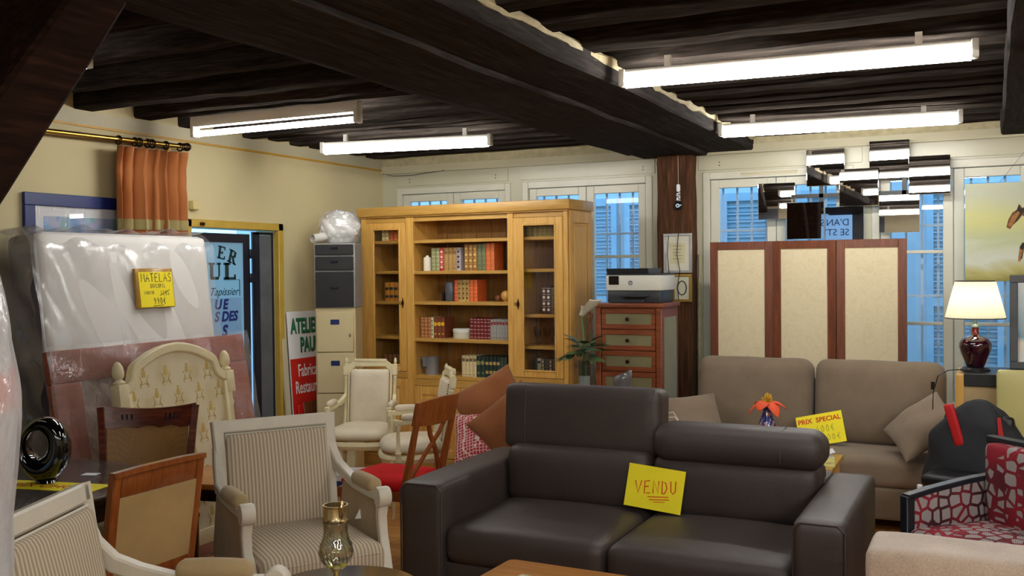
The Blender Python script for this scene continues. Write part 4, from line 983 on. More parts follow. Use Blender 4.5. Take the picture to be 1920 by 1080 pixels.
for s in (-1, 1):
    b = B(); b.sweep([(s*.19, .20, .0), (s*.195, .19, .25), (s*.20, cy_(.45), .45), (s*.203, cy_(.7), .70), (s*.215, cy_(.88), .88), (s*.226, cy_(.97), .985)], [.034]*6, [.036, .038, .04, .034, .03, .022], (1, 0, 0)); add('back_post', b, M_mahog, mc)
    b = B(); b.lathe([(.014, 0), (.018, .03), (.024, .4), (.026, .43)], 12, c=(s*.2, -.21, 0)); add('leg', b, M_mahog, mc)
    b = B(); b.sweep([(s*.02, cy_(.56)+.052, .55), (s*.10, cy_(.72)+.046, .72), (s*.15, cy_(.86)+.034, .87)], .022, .008, (1, 0, 0)); add('rear_brace', b, M_mahog, mc)
b = B(); b.prism([(-.21, -.235), (.21, -.235), (.20, .2), (-.20, .2)], .40, .455, bev=.006); add('seat_rail', b, M_mahog, mc)
b = B(); b.soft(-.2, .2, -.22, .18, .45, .49, .02, (0, 0, .01), 8); add('seat', b, M_beige, mc)

# oak chair seen from behind (front = -y, faces the table)
oc = thing('oak_chair', 'cherry wood dining chair with beige panel back turned to the camera', 'chair', (-3.08, 2.77, 0), -90)
def bl(z): return .17+(z-.45)*math.tan(R(9))
MO = T(0, bl(.45), .45, rx=-9)
b = B(); L = .48
b.box(-.185, .185, -.014, .014, L-.085, L, .004, 2, M=MO); b.box(-.185, .185, -.014, .014, .03, .09, .004, 2, M=MO); add('back_rails', b, M_cherry, oc, kind='stuff')
for s in (-1, 1):
    b = B(); b.sweep([(s*.20, .24, 0), (s*.20, .19, .25), (s*.205, bl(.45), .45), (s*.207, bl(.9), .90), (s*.207, bl(.93), .93)], .038, [.036, .04, .042, .034, .032], (1, 0, 0)); add('back_post', b, M_cherry, oc)
    b = B(); b.sweep([(s*.2, -.2, 0), (s*.205, -.2, .43)], [.028, .036], [.028, .036], (1, 0, 0)); add('leg', b, M_cherry, oc)
    b = B(); b.box(s*.205-.012, s*.205+.012, -.19, .17, .37, .43, .003, 1); add('side_rail', b, M_cherry, oc)
b = B(); b.box(-.19, .19, .006, .016, .09, L-.085, M=MO); b.soft(-.165, .165, -.035, .0, .09, L-.085, .015, n=8, M=MO); add('back_panel', b, M_panel, oc)
b = B(); b.sweep([(-.225, bl(.93)+.004, .925), (-.1, bl(.93)+.010, .931), (.1, bl(.93)+.010, .931), (.225, bl(.93)+.004, .925)], .034, .022, (0, 1, 0)); add('crest', b, M_cherry, oc)
b = B(); b.box(-.2, .2, -.21, -.19, .37, .43, .003, 1); b.box(-.19, .19, .155, .175, .37, .43, .003, 1); add('seat_rail', b, M_cherry, oc)
b = B(); b.soft(-.205, .205, -.215, .165, .425, .485, .025, (0, 0, .012), 10); add('seat', b, M_beige, oc)

# octagonal side table
st = thing('octagonal_side_table', 'small octagonal side table with wooden top and dark turned legs', 'table', (-3.60, 4.03, 0), 10)
oct_ = [(.30*math.cos(R(22.5+45*k)), .30*math.sin(R(22.5+45*k))) for k in range(8)]
b = B(); b.prism(oct_, .565, .595, bev=.005); add('table_top', b, M_honey, st)
b = B(); b.prism([(x*.86, y*.86) for x, y in oct_], .50, .565); add('apron', b, M_tabletop, st)
for k in range(4):
    a_ = R(45+90*k); b = B(); b.lathe([(.012, 0), (.016, .02), (.02, .38), (.026, .40), (.018, .42), (.026, .44), (.026, .51)], 12, c=(.2*math.cos(a_), .2*math.sin(a_), 0)); add('leg', b, M_tabletop, st)
b = B(); b.box(-.04, .04, -.03, .03, 0, .035, .002, 1); one('small_dark_box', 'small dark blue box on the octagonal side table', 'box', b, mat('dark blue box', (26, 32, 56), .4), (-3.53, 3.93, .597), (0, 0, R(10)))
b = B(); b.box(-.045, .045, -.035, .035, 0, .018, .001, 1); one('small_white_packet', 'white packet lying on the small dark blue box', 'packet', b, M_paper, (-3.53, 3.93, .634), (0, 0, R(16)))
# ================================================================== STRIPED BERGERE ARMCHAIRS (front = -y)
def make_bergere(label, loc, rz):
    t = thing('striped_armchair', label, 'armchair', loc, rz, 'ivory striped armchairs'); tilt = -11
    MB_ = T(0, .25, .40, rx=tilt); H = .49
    b = B()
    w0, w1 = .265, .285
    b.sweep([(-w1, 0, H), (w1, 0, H)], .05, .055, (0, 1, 0), M=MB_); b.sweep([(-w0, 0, .02), (w0, 0, .02)], .05, .05, (0, 1, 0), M=MB_)
    for s in (-1, 1): b.sweep([(s*w0, 0, 0), (s*(w0+.006), 0, .3), (s*w1, 0, H+.027)], .05, .055, (0, 1, 0), M=MB_)
    add('back_frame', b, M_ivory, t)
    b = B(); b.tube([(-w1+.034, -.027, H-.034), (w1-.034, -.027, H-.034), (w0-.022, -.027, .05), (-w0+.022, -.027, .05)], .006, 6, True, M=MB_); add('back_bead', b, M_ivory, t)
    b = B(); b.soft(-.255, .255, -.055, .0, .03, H-.035, .03, (0, .02, 0), 12, M=MB_); add('back_cushion', b, M_stripe, t)
    b = B(); b.box(-.245, .245, .012, .026, .03, H-.02, .004, 1, M=MB_); add('back_cloth', b, M_beige, t)
    b = B(); b.soft(-.29, .29, -.38, .24, .315, .47, .045, (0, .0, .025), 14); add('seat_cushion', b, M_stripe, t)
    b = B(); b.tube([(-.283, .2, .435), (-.285, -.34, .435), (-.25, -.375, .435), (.25, -.375, .435), (.285, -.34, .435), (.283, .2, .435)], .0055, 6); add('seat_piping', b, M_stripe, t)
    b = B(); b.sweep([(-.29, -.335, .29), (-.15, -.365, .29), (0, -.372, .29), (.15, -.365, .29), (.29, -.335, .29)], .06, .045, (0, 0, 1)); b.sweep([(-.29, -.36, .272), (0, -.395, .272), (.29, -.36, .272)], .012, .012, (0, 0, 1)); add('front_rail', b, M_ivory, t)
    b = B(); b.box(-.27, .27, .22, .26, .25, .32, .004, 1); add('rear_rail', b, M_ivory, t)
    for s in (-1, 1):
        x = s*.315
        b = B(); b.sweep([(s*.285, .335, .80), (s*.29, .31, .74), (s*.30, .25, .685), (x, .17, .655), (x, .06, .635), (x, -.16, .628), (x, -.25, .63)], [.042, .044, .046, .048, .048, .05, .05], [.05, .052, .05, .046, .04, .036, .036], (1, 0, 0)); arm = add('arm', b, M_ivory, t)
        b = B(); b.lathe([(.0, -.032), (.038, -.03), (.042, -.02), (.042, .02), (.038, .03), (0, .032)], 20, M=T(x, -.275, .632, ry=90)); add('arm_scroll', b, M_ivory, arm)
        b = B(); b.sweep([(x, -.27, .61), (x, -.255, .55), (x, -.27, .48), (x*.97, -.32, .40), (x*.95, -.345, .35)], [.05, .044, .042, .046, .05], [.05, .04, .036, .04, .05], (1, 0, 0)); add('arm_support', b, M_ivory, t)
        for k in (-1, 1):
            pass
        b = B(); b.soft(x-.036, x+.036, -.20, .05, .635, .69, .032, (.004, 0, .006), 10); add('arm_pad', b, M_beige, t)
        b = B(); b.prism([(-.29, .32), (-.22, .60), (.20, .62), (.27, .40), (.25, .32)], x-.012, x+.012, 'x'); add('side_panel', b, M_beige, t)
        b = B(); b.box(x-.03, x+.03, -.33, .26, .255, .32, .006, 2); add('side_rail', b, M_ivory, t)
        b = B(); b.box(x*.96-.032, x*.96+.032, -.385, -.322, .25, .345, .005, 2); blk = add('corner_block', b, M_ivory, t)
        b = B(); b.lathe([(.02, 0), (.021, .004), (.006, .008)], 12, M=T(x*.96, -.385, .298, rx=90)); add('rosette', b, M_ivory, blk)
        for yy in (-.353, .25):
            b = B(); b.lathe([(.012, 0), (.016, .015), (.011, .03), (.022, .19), (.03, .21), (.022, .225), (.03, .24), (.03, .255)], 16, c=(x*.93, yy, 0)); add('leg', b, M_ivory, t)
    return t
bg1 = make_bergere('ivory armchair with striped cushions facing the coffee table, paper on its seat', (-2.76, 3.49, 0), 56); bg1.scale = (.93, .96, 1.07)
bg2 = copy_tree(bg1); bg2['label'] = 'ivory armchair with striped back cut off at the lower left corner'; bg2.scale = (.93, .96, 1.11); bg2.location = (-2.11, 2.03, 0); bg2.rotation_euler = (0, 0, R(113))
b = B(); b.prism([(-.05, 0), (.06, 0), (.015, .10)], 0, .0015, 'y'); one('white_swing_tag', 'white triangular paper tag standing on the striped armchair seat', 'tag', b, M_paper, (-2.56, 3.72, .535), (R(-14), 0, R(50)))

# ================================================================== CREAM LOUIS STYLE ARMCHAIRS
def make_louis(label, loc, rz):
    t = thing('cream_armchair', label, 'armchair', loc, rz, 'cream painted leather armchairs'); MB_ = T(0, .20, .46, rx=-9); H = .52
    for s in (-1, 1):
        b = B(); b.lathe([(.022, 0), (.022, .06), (.018, .075), (.017, .40), (.021, .41), (.017, .42), (.02, .43)], 14, M=MB_ @ T(s*.235, 0, 0)); p = add('back_post', b, M_cream, t)
        b = B(); b.box(s*.235-.024, s*.235+.024, -.024, .024, .43, .505, .004, 1, M=MB_); add('post_block', b, M_cream, p); b = B(); b.box(s*.235-.024, s*.235+.024, -.024, .024, -.02, .05, .004, 1, M=MB_); add('post_block', b, M_cream, p)
        b = B(); b.lathe([(.016, .505), (.021, .512), (.008, .522), (.015, .535), (.012, .555), (.004, .568)], 12, M=MB_ @ T(s*.235, 0, 0)); add('finial', b, M_cream, p)
    b = B()
    prof = [(-.215, .49), (-.185, .492), (-.165, .51), (-.15, .522), (.15, .522), (.165, .51), (.185, .492), (.215, .49)]
    b.sweep([(x, 0, z) for x, z in prof], .042, .05, (0, 1, 0), M=MB_); add('top_rail', b, M_cream, t)
    b = B(); b.box(-.155, .155, -.026, .02, .535, .558, .005, 2, M=MB_); add('crest', b, M_cream, t)
    b = B(); b.box(-.22, .22, -.02, .02, .0, .045, .004, 1, M=MB_); add('lower_back_rail', b, M_cream, t)
    b = B()
    for s in (-1, 1): b.box(s*.198-.012, s*.198+.012, -.022, .018, .04, .49, .004, 1, M=MB_)
    add('inner_moulding', b, M_cream, t, kind='stuff')
    oc_ = [(-.188, .05), (.188, .05), (.188, .43), (.165, .455), (.15, .49), (-.15, .49), (-.165, .455), (-.188, .43)]
    b = B(); b.soft(-.188, .188, -.05, .03, .048, .478, .035, (0, .012, 0), 12, M=MB_); add('back_pad', b, M_creaml, t)
    b = B()
    for k in range(26):
        z = .06+k*.0155
        for s in (-1, 1): b.sphere((s*.188, -.026, z), .0045, u=6, v=4, M=MB_)
    add('nail_trim', b, M_bronze, t, kind='stuff')
    def seatp(a_, c):
        th = a_*2*math.pi; ph = (c-.5)*math.pi; e = .62
        cx, sx = math.cos(th), math.sin(th); f = lambda v: math.copysign(abs(v)**e, v)
        rr = max(0, math.cos(ph))**.45
        return (.285*f(cx)*rr*(1+.06*(-f(sx))), .265*f(sx)*rr-.02, .475+.075*math.sin(ph)*(1 if ph > 0 else .5))
    b = B(); b.grid(seatp, 40, 14, cu=True); bmesh.ops.remove_doubles(b.bm, verts=b.bm.verts[:], dist=1e-4); bmesh.ops.recalc_face_normals(b.bm, faces=b.bm.faces[:]); add('seat', b, M_creaml, t)
    pts = [(.27*math.copysign(abs(math.cos(a*.2618))**.62, math.cos(a*.2618)), -.02+.25*math.copysign(abs(math.sin(a*.2618))**.62, math.sin(a*.2618)), .415) for a in range(24)]
    b = B(); b.tube(pts, .028, 8, True); b.tube([(x*1.02, y*1.02, z-.022) for x, y, z in pts], .01, 6, True); add('seat_rail', b, M_cream, t)
    for s in (-1, 1):
        b = B(); b.sweep([(s*.235, .24, .72), (s*.255, .14, .69), (s*.28, .04, .672), (s*.285, -.12, .668), (s*.283, -.17, .668)], .036, [.05, .04, .03, .03, .036], (1, 0, 0)); arm = add('arm', b, M_cream, t)
        b = B(); b.box(s*.284-.022, s*.284+.022, -.20, -.16, .645, .69, .005, 1); add('arm_end', b, M_cream, arm)
        b = B(); b.soft(s*.283-.028, s*.283+.028, -.14, .07, .68, .725, .022, (0, 0, .005), 8); add('arm_pad', b, M_creaml, t)
        b = B(); b.lathe([(.022, .40), (.02, .45), (.026, .46), (.018, .47), (.013, .60), (.022, .63), (.022, .65)], 12, c=(s*.282, -.165, 0)); add('arm_support', b, M_cream, t)
        for yy in (-.20, .19):
            b = B(); b.lathe([(.011, 0), (.015, .015), (.010, .03), (.02, .30), (.026, .32), (.02, .335), (.027, .345), (.027, .42)], 14, c=(s*.235, yy, 0)); add('leg', b, M_cream, t)
    return t
lc1 = make_louis('cream leather armchair standing in front of the filing cabinet', (-4.17, 6.05, 0), 20); lc1.scale = (.80, .85, .97)
lc2 = copy_tree(lc1); lc2['label'] = 'cream leather armchair seen side on beside the bookcase, brown cushions before it'; lc2.location = (-3.56, 5.78, 0); lc2.rotation_euler = (0, 0, R(-52))

# ================================================================== RED SEAT CHAIR WITH CROSSED BACK
rc = thing('red_seat_chair', 'cherry wood chair with crossed back bars and bright red seat', 'chair', (-3.12, 4.83, 0), -90)
def rb(z): return .19+(z-.45)*.22
b = B(); n = 14; pts = []
q = B(); t_ = bmesh.new(); RR = []
for i in range(n+1):
    u = -1+2*i/n; c = .03*(1-u*u); hz = .065+.014*(1-u*u)
    RR.append([t_.verts.new((u*.225, rb(.86)+c+d+dz*.2, .865+dz)) for dz, d in ((-hz, -.011), (-hz, .011), (hz*.95, .013), (hz*.95, -.009))])
for a_, c_ in zip(RR, RR[1:]):
    for k in range(4): t_.faces.new((a_[k], a_[(k+1) % 4], c_[(k+1) % 4], c_[k]))
t_.faces.new(RR[0]); t_.faces.new(RR[-1][::-1]); bmesh.ops.recalc_face_normals(t_, faces=t_.faces[:]); q._add(t_); add('top_rail', q, M_cherry, rc)
for s in (-1, 1):
    b = B(); b.sweep([(s*.19, .25, 0), (s*.19, .20, .25), (s*.19, rb(.45), .45), (s*.20, rb(.83)+.008, .84)], [.03, .034, .036, .028], [.036, .04, .04, .026], (1, 0, 0)); add('back_post', b, M_cherry, rc)
    b = B(); b.sweep([(s*.17, rb(.48), .47), (s*.06, rb(.62)+.015, .62), (-s*.05, rb(.72)+.022, .73), (-s*.11, rb(.82)+.02, .83)], .028, .016, (1, 0, 0)); add('cross_bar', b, M_cherry, rc)
    b = B(); b.sweep([(s*.19, -.21, 0), (s*.205, -.21, .42)], [.024, .036], [.024, .036], (1, 0, 0)); add('leg', b, M_cherry, rc)
b = B(); b.prism([(-.225, -.24), (.225, -.24), (.20, .2), (-.20, .2)], .37, .43, bev=.005); add('seat_frame', b, M_cherry, rc)
b = B(); b.soft(-.215, .215, -.235, .185, .42, .49, .035, (0, 0, .02), 12); add('seat', b, M_redc, rc)
b = B(); b.sphere((.2, -.2, .45), .022, (1, 1, .7)); add('seat_button', b, M_mahog, rc)

# ================================================================== DARK LEATHER SOFA
sf = thing('dark_leather_sofa', 'dark brown leather two seat sofa with one headrest raised', 'sofa', (-1.53, 4.53, 0), 0)
for s in (-1, 1):
    b = B(); x0, x1 = (-1.03, -.795) if s < 0 else (.795, 1.005)
    b.soft(x0, x1, -.53, .53, .05, .645, .035, (0, 0, .006), 12); arm = add('arm', b, M_leather, sf)
    b = B(); b.tube([(x0+.006, -.525, .08), (x0+.006, -.525, .61), (x0+.035, -.525, .638), (x1-.035, -.525, .638), (x1-.006, -.525, .61), (x1-.006, -.525, .08)], .004, 6); add('arm_seam', b, M_leather, arm)
b = B(); b.soft(-.81, .81, -.50, .45, .06, .285, .02, n=8); add('base', b, M_leather, sf)
b = B(); b.soft(-.82, .82, .28, .52, .10, .66, .04, n=8); add('back_body', b, M_leather, sf)
for s in (-1, 1):
    x0, x1 = (-.797, -.003) if s < 0 else (.003, .797)
    b = B(); b.soft(x0, x1, -.525, .26, .275, .455, .055, (0, .008, .022), 16); sc = add('seat_cushion', b, M_leather, sf)
    b = B(); b.tube([(x0+.03, -.522, .33), (x1-.03, -.522, .33)], .003, 5); add('seat_seam', b, M_leather, sc)
    b = B(); b.soft(x0, x1, .13, .42, .43, .73, .06, (0, .02, 0), 14, M=T(0, 0, 0)); add('back_cushion', b, M_leather, sf)
MH = T(-.415, .31, .70, rx=-4)
b = B(); b.soft(-.435, .435, -.10, .09, -.01, .335, .045, (0, .008, 0), 14, M=MH); hr = add('headrest', b, M_leather, sf)
b = B(); b.tube([(-.30, -.103, .33), (-.30, -.11, .17), (-.30, -.104, .01)], .0025, 5, M=MH); b.tube([(.40, -.09, .33), (.40, -.1, .17), (.40, -.09, .01)], .0025, 5, M=MH); add('headrest_seam', b, M_leather, hr)
b = B(); b.soft(.0, .825, .10, .37, .70, .885, .085, n=16, M=T(0, 0, 0, rx=0)); hr2 = add('headrest', b, M_leather, sf)
b = B(); b.tube([(.63, .099, .74), (.63, .0985, .80), (.63, .124, .857), (.63, .17, .8825), (.63, .235, .886), (.63, .30, .8825)], .003, 6); add('headrest_seam', b, M_leather, hr2)
for x in (-.95, .95):
    for y in (-.45, .45): b = B(); b.cyl((x, y, 0), (x, y, .06), .025, seg=12); add('foot', b, M_blackm, sf)
# VENDU card
vc = thing('sold_sign', 'yellow sheet with red handwriting standing on the dark sofa seat', 'sign', (-1.50, 4.585, .482)); vc.rotation_euler = (R(76), R(4), R(-3))
b = B(); b.box(-.145, .145, 0, .205, -.0006, 0); add('paper', b, M_yellow, vc, smooth=False)
b = B(); Mz = T(0, 0, .0008); strokes(b, 'VENDU', -.085, .078, .044, .06, .0055, Mz @ T(rz=7)); pen_line(b, [(-.03, .058), (.075, .072)], .004, Mz); pen_line(b, [(-.02, .045), (.08, .060)], .004, Mz); pen_line(b, [(.0, .038), (.06, .045)], .003, Mz)
add('red_lettering', b, M_redink, vc, smooth=False, kind='stuff')

# ================================================================== GREY SOFA
gs = thing('taupe_sofa', 'taupe fabric sofa against the folding screen by the windows', 'sofa', (-1.12, 6.88, 0))
b = B(); b.soft(-.82, .82, -.37, .36, .07, .275, .02, n=8); add('base', b, M_taupe, gs)
b = B(); b.soft(-.82, .82, -.385, .30, .27, .455, .05, (0, .006, .012), 14); add('seat_cushion', b, M_taupe, gs)
b = B(); b.soft(-.80, .80, .24, .38, .2, .86, .05, n=8); add('back_body', b, M_taupe, gs)
for x0, x1, rz in ((-.82, -.02, 0), (-.005, .82, 0)):
    b = B(); b.soft(x0, x1, -.11, .11, -.02, .55, .085, (0, .03, .0), 18, M=T(0, .16, .46, rx=-7), wr=.0012); add('back_cushion', b, M_taupe, gs)
for x in (-.72, .72):
    for y in (-.3, .3): b = B(); b.cyl((x, y, 0), (x, y, .08), .02, seg=10); add('foot', b, M_blackm, gs)
def basis(u, v, c):
    u = Vector(u).normalized(); v = Vector(v); v = (v-u*u.dot(v)).normalized(); w = u.cross(v)
    return Matrix(((u.x, v.x, w.x, c[0]), (u.y, v.y, w.y, c[1]), (u.z, v.z, w.z, c[2]), (0, 0, 0, 1)))
def pillow(name, label, w, h, t, m, M4, seed, piping=None):
    b = B(); b.pillow(w, h, t, 20, seed=seed, wr=.005); o = one(name, label, 'cushion', b, m); o.matrix_world = M4
    return o
pillow('taupe_cushion', 'square taupe cushion propped at the right end of the taupe sofa', .41, .41, .17, M_taupe2, basis((.75, .12, .62), (-.42, .86, .30), (-.42, 6.60, .655)), 2)
pillow('taupe_cushion', 'taupe cushion slumped at the left end of the taupe sofa', .44, .44, .16, M_taupe2, T(-1.90, 6.70, .575, rx=50, rz=28) @ T(rz=6), 5)
ps = thing('special_price_sign', 'yellow special price sheet leaning on the taupe sofa back', 'sign', (-1.03, 6.77, .472)); ps.rotation_euler = (R(68), R(-13), R(2))
b = B(); b.box(-.15, .15, 0, .21, -.0006, 0); add('paper', b, M_yellow, ps, smooth=False)
text('red_lettering', 'PRIX  SPECIAL', .045, M_redprint, ps, (-.14, .155, .001), (0, 0, 0), off=.001)
b = B(); strokes(b, '400e', -.03, .085, .032, .045, .003, T(0, 0, .001)); strokes(b, '300e', .0, .025, .032, .04, .003, T(0, 0, .001)); add('ink_lettering', b, mat('green ink', (120, 130, 40), .6, var=0), ps, smooth=False, kind='stuff')

# ================================================================== FOLDING SCREEN
sn = thing('folding_screen', 'three panel folding screen with brown frames and cream damask', 'screen', (-1.95, 7.42, 0))
a = N('cream damask'); a.set(Roughness=.75); nz = a.noise(11, detail=5, rough=.6, dist=2.2); a.l(a.ramp(nz, [(.42, (212, 198, 162)), (.5, (216, 203, 169)), (.58, (210, 195, 158))]), a.p.inputs['Base Color']); M_scr = a.m
pt = [(0, 0), (.462, .035), (.915, .0), (1.385, .03)]
for k in range(3):
    (xa, ya), (xb, yb) = pt[k], pt[k+1]; L = math.hypot(xb-xa, yb-ya)-.003; an = math.degrees(math.atan2(yb-ya, xb-xa)); M_ = T(xa, ya, 0, rz=an); s = .055; zt = 1.835
    b = B(); b.box(0, s, -.014, .014, .02, zt, .003, 1, M=M_); b.box(L-s, L, -.014, .014, .02, zt, .003, 1, M=M_); b.box(s, L-s, -.014, .014, zt-.055, zt, .003, 1, M=M_); b.box(s, L-s, -.014, .014, .06, .16, .003, 1, M=M_)
    p = add('panel_frame', b, M_screenw, sn)
    b = B(); b.box(s-.002, L-s+.002, -.008, .008, .155, zt-.05, M=M_); add('damask_panel', b, M_scr, p, smooth=False)
    b = B()
    for (x0, x1, z0, z1) in ((s-.003, s+.004, .16, zt-.055), (L-s-.004, L-s+.003, .16, zt-.055), (s, L-s, zt-.059, zt-.052)): b.box(x0, x1, -.013, -.008, z0, z1, M=M_)
    add('panel_bead', b, M_walnut, p, smooth=False)

# ================================================================== MIRROR SQUARES
mm = thing('mirror_cluster', 'cluster of overlapping square mirrors hung before the back windows', 'mirror', (0, 7.70, 0))
for k, (x, z, y) in enumerate([(-1.65, 2.283, 0), (-1.29, 2.52, .012), (-1.05, 2.36, -.018), (-.842, 2.555, .012), (-.573, 2.427, -.012), (-.776, 2.16, .0), (-1.432, 2.126, -.02), (-1.150, 2.084, -.03)]):
    w = .275; b = B(); rx = (.25, -.1, .15, .0, .2, -.25, .1, .1)[k]
    b.box(0, w, -.004, .004, -w, 0, .0035, 2, M=T(x, y, z, rx=rx, rz=(5.5, -.4, .3, -.2, .5, .8, -.5, .4)[k])); add('mirror_square', b, M_mirror, mm, smooth=False)
b = B(); b.box(-1.5, -.4, .02, .03, 2.16, 2.19); b.box(-1.2, -1.17, .02, .03, 1.9, 2.45); b.box(-.62, -.59, .02, .03, 1.95, 2.5); add('mirror_backing', b, M_blackm, mm, smooth=False)
# ================================================================== CUSHIONS BEHIND THE SOFA ARM
M_ottom = fabric('dark ottoman cloth', (70, 56, 46))
ot = thing('low_ottoman', 'low dark ottoman under the brown cushions behind the leather sofa', 'ottoman', (-2.86, 5.60, 0), 0)
b = B(); b.soft(-.24, .24, -.24, .24, .10, .44, .04, (0, 0, .01), 8); add('body', b, M_ottom, ot)
for x in (-.18, .18):
    for y in (-.18, .18): b = B(); b.cyl((x, y, 0), (x, y, .11), .02, seg=10); add('foot', b, M_blackm, ot)
a = N('red lattice print'); a.set(Roughness=.85); v = a.n('ShaderNodeTexVoronoi', feature='DISTANCE_TO_EDGE'); v.inputs['Scale'].default_value = 48; v.inputs['Randomness'].default_value = .25; a.l(a.co(), v.inputs['Vector']); a.l(a.ramp(v.outputs['Distance'], [(.05, (222, 200, 190)), (.12, (166, 36, 50))]), a.p.inputs['Base Color']); M_redprintc = a.m
pillow('red_print_cushion', 'red and white dotted cushion lowest in the pile behind the sofa', .42, .42, .15, M_redprintc, T(-2.87, 5.50, .60, rx=48, rz=10) @ T(rz=12), 3)
pillow('brown_cushion', 'brown suede cushion leaning in front, partly hidden by the sofa headrest', .44, .44, .15, M_brownc, T(-2.68, 5.50, .67, rx=66, rz=12) @ T(rz=42), 1)
pillow('brown_cushion', 'brown suede cushion topmost of the pile beside the bookcase', .44, .44, .15, M_brownc, T(-2.89, 5.64, .765, rx=62, rz=16) @ T(rz=32), 4)

# ================================================================== DESK AND LOW TABLE BETWEEN THE SOFAS
dk = thing('back_desk', 'pale desk behind the leather sofa carrying flower vase and papers', 'desk', (-1.66, 5.77, -.04))
b = B(); b.box(-.56, .56, -.30, .30, .67, .70, .004, 1); add('desk_top', b, M_oak_h, dk)
for x in (-.5, .5):
    for y in (-.24, .24): b = B(); b.box(x-.025, x+.025, y-.025, y+.025, 0, .67, .003, 1); add('leg', b, M_oak, dk)
b = B(); b.box(-.5, .5, -.25, -.23, .57, .67); add('apron', b, M_oak_h, dk)
fv = thing('flower_vase', 'small blue painted vase holding one orange flower with yellow centre', 'vase', (-1.235, 5.985, .661))
fv.scale = (.95, .95, 1.42)
a = N('blue faience'); a.set(Roughness=.15, Coat_Weight=.4); nz = a.noise(42, detail=2); a.l(a.ramp(nz, [(.40, (30, 40, 110)), (.55, (60, 70, 140)), (.60, (200, 170, 140)), (.66, (170, 60, 50))]), a.p.inputs['Base Color'])
b = B(); b.lathe([(.058, 0), (.06, .01), (.055, .03), (.045, .055), (.026, .085), (.022, .105), (.028, .12), (.024, .12), (.018, .10), (.0, .06)], 24); vb = add('vase_body', b, a.m, fv)
b = B(); b.lathe([(.061, 0), (.062, .012), (.059, .016)], 24); add('vase_rim', b, mat('orange glaze', (206, 130, 70), .3), vb)
M_petal = mat('orange petal', (236, 84, 40), .6, var=.15, vs=20); 
for k in range(6):
    an = R(60*k+15)
    def pet(u, v_, an=an, k=k):
        l = .012+u*.105; w = .045*math.sin(math.pi*min(1, u*.93+.07))**.7*(v_-.5)*2
        dz = .012+.035*u-.085*u*u*(1.0 if k % 2 else .7)-.01*abs(v_-.5)
        return (l*math.cos(an)-w*math.sin(an), l*math.sin(an)+w*math.cos(an), .115+dz)
    b = B(); b.grid(pet, 10, 6); o = add('petal', b, M_petal, fv); md = o.modifiers.new('t', 'SOLIDIFY'); md.thickness = .002
b = B(); rr = random.Random(5)
for k in range(60):
    th = rr.uniform(0, 6.283); ph = rr.uniform(0, 1.4); r_ = rr.uniform(.026, .04)
    d_ = Vector((math.sin(ph)*math.cos(th), math.sin(ph)*math.sin(th), math.cos(ph))); b.cyl((0, 0, .115), Vector((0, 0, .125))+d_*r_*.9, .0015, seg=4); b.sphere(Vector((0, 0, .125))+d_*r_, .0045, u=5, v=4)
add('stamens', b, mat('yellow stamens', (206, 168, 44), .6), fv, kind='stuff')
b = B(); b.box(-.11, .11, -.08, .08, 0, .012, .003, 1); b.box(-.114, .114, -.084, .084, .012, .015, .001, 1, m=1); one('grey_tray', 'flat grey folder with white edge on the desk behind the sofa', 'folder', b, [M_greyplastic, M_paper], (-1.78, 5.93, .661), (0, 0, R(12)))
b = B(); b.tube([(0, 0, .006), (.03, .02, .06), (.08, .03, .07), (.12, .0, .03), (.13, -.03, .004)], .003, 6); b.tube([(.02, -.02, .005), (.05, .0, .04), (.10, .0, .045), (.15, -.04, .004)], .003, 6); one('white_cables', 'loose white cables looping on the desk', 'cable', b, M_white, (-1.90, 5.98, .676), kind if False else (0, 0, 0))
b = B()
def slant(u, v_):
    th = u*2*math.pi; z = v_*(.345+.025*math.cos(th)); r_ = .042+.018*v_
    return (r_*math.cos(th), r_*math.sin(th), z)
b.grid(slant, 28, 8, cu=True); b.lathe([(.04, 0), (.001, .001)], 28)
o = one('smoked_vase', 'grey smoked vase with slanted rim before the chest of drawers', 'vase', b, mat('smoked grey glass', (92, 90, 92), .12, var=.2, vs=12, coat=.3), (-2.05, 5.72, .661)); md = o.modifiers.new('t', 'SOLIDIFY'); md.thickness = .004
lt = thing('low_table', 'low wooden table between the two sofas with papers on it', 'table', (-.97, 6.06, 0))
b = B(); b.box(-.15, .13, -.24, .24, .47, .50, .004, 1); add('table_top', b, M_oak_h, lt)
for x in (-.11, .09):
    for y in (-.2, .2): b = B(); b.box(x-.02, x+.02, y-.02, y+.02, 0, .47, .003, 1); add('leg', b, M_oak, lt)
a = N('magazine cover'); a.set(Roughness=.4); a.l(a.ramp(a.noise(9, detail=2), [(.45, (214, 206, 130)), (.55, (206, 196, 110)), (.62, (150, 140, 90))]), a.p.inputs['Base Color'])
b = B(); b.box(-.105, .105, -.14, .14, 0, .006, .001, 1); one('yellow_magazine', 'yellowish magazine on the low table between the sofas', 'magazine', b, a.m, (-.955, 6.0, .5005), (0, 0, R(8)))
b = B(); b.box(-.10, .10, -.07, .07, 0, .004); b.box(-.10, .10, -.07, .07, .004, .005, M=T(.01, .01, .003, ry=-14)); one('white_papers', 'folded white papers behind the yellow magazine', 'paper', b, M_paper, (-.99, 6.21, .501), (0, 0, R(15)))

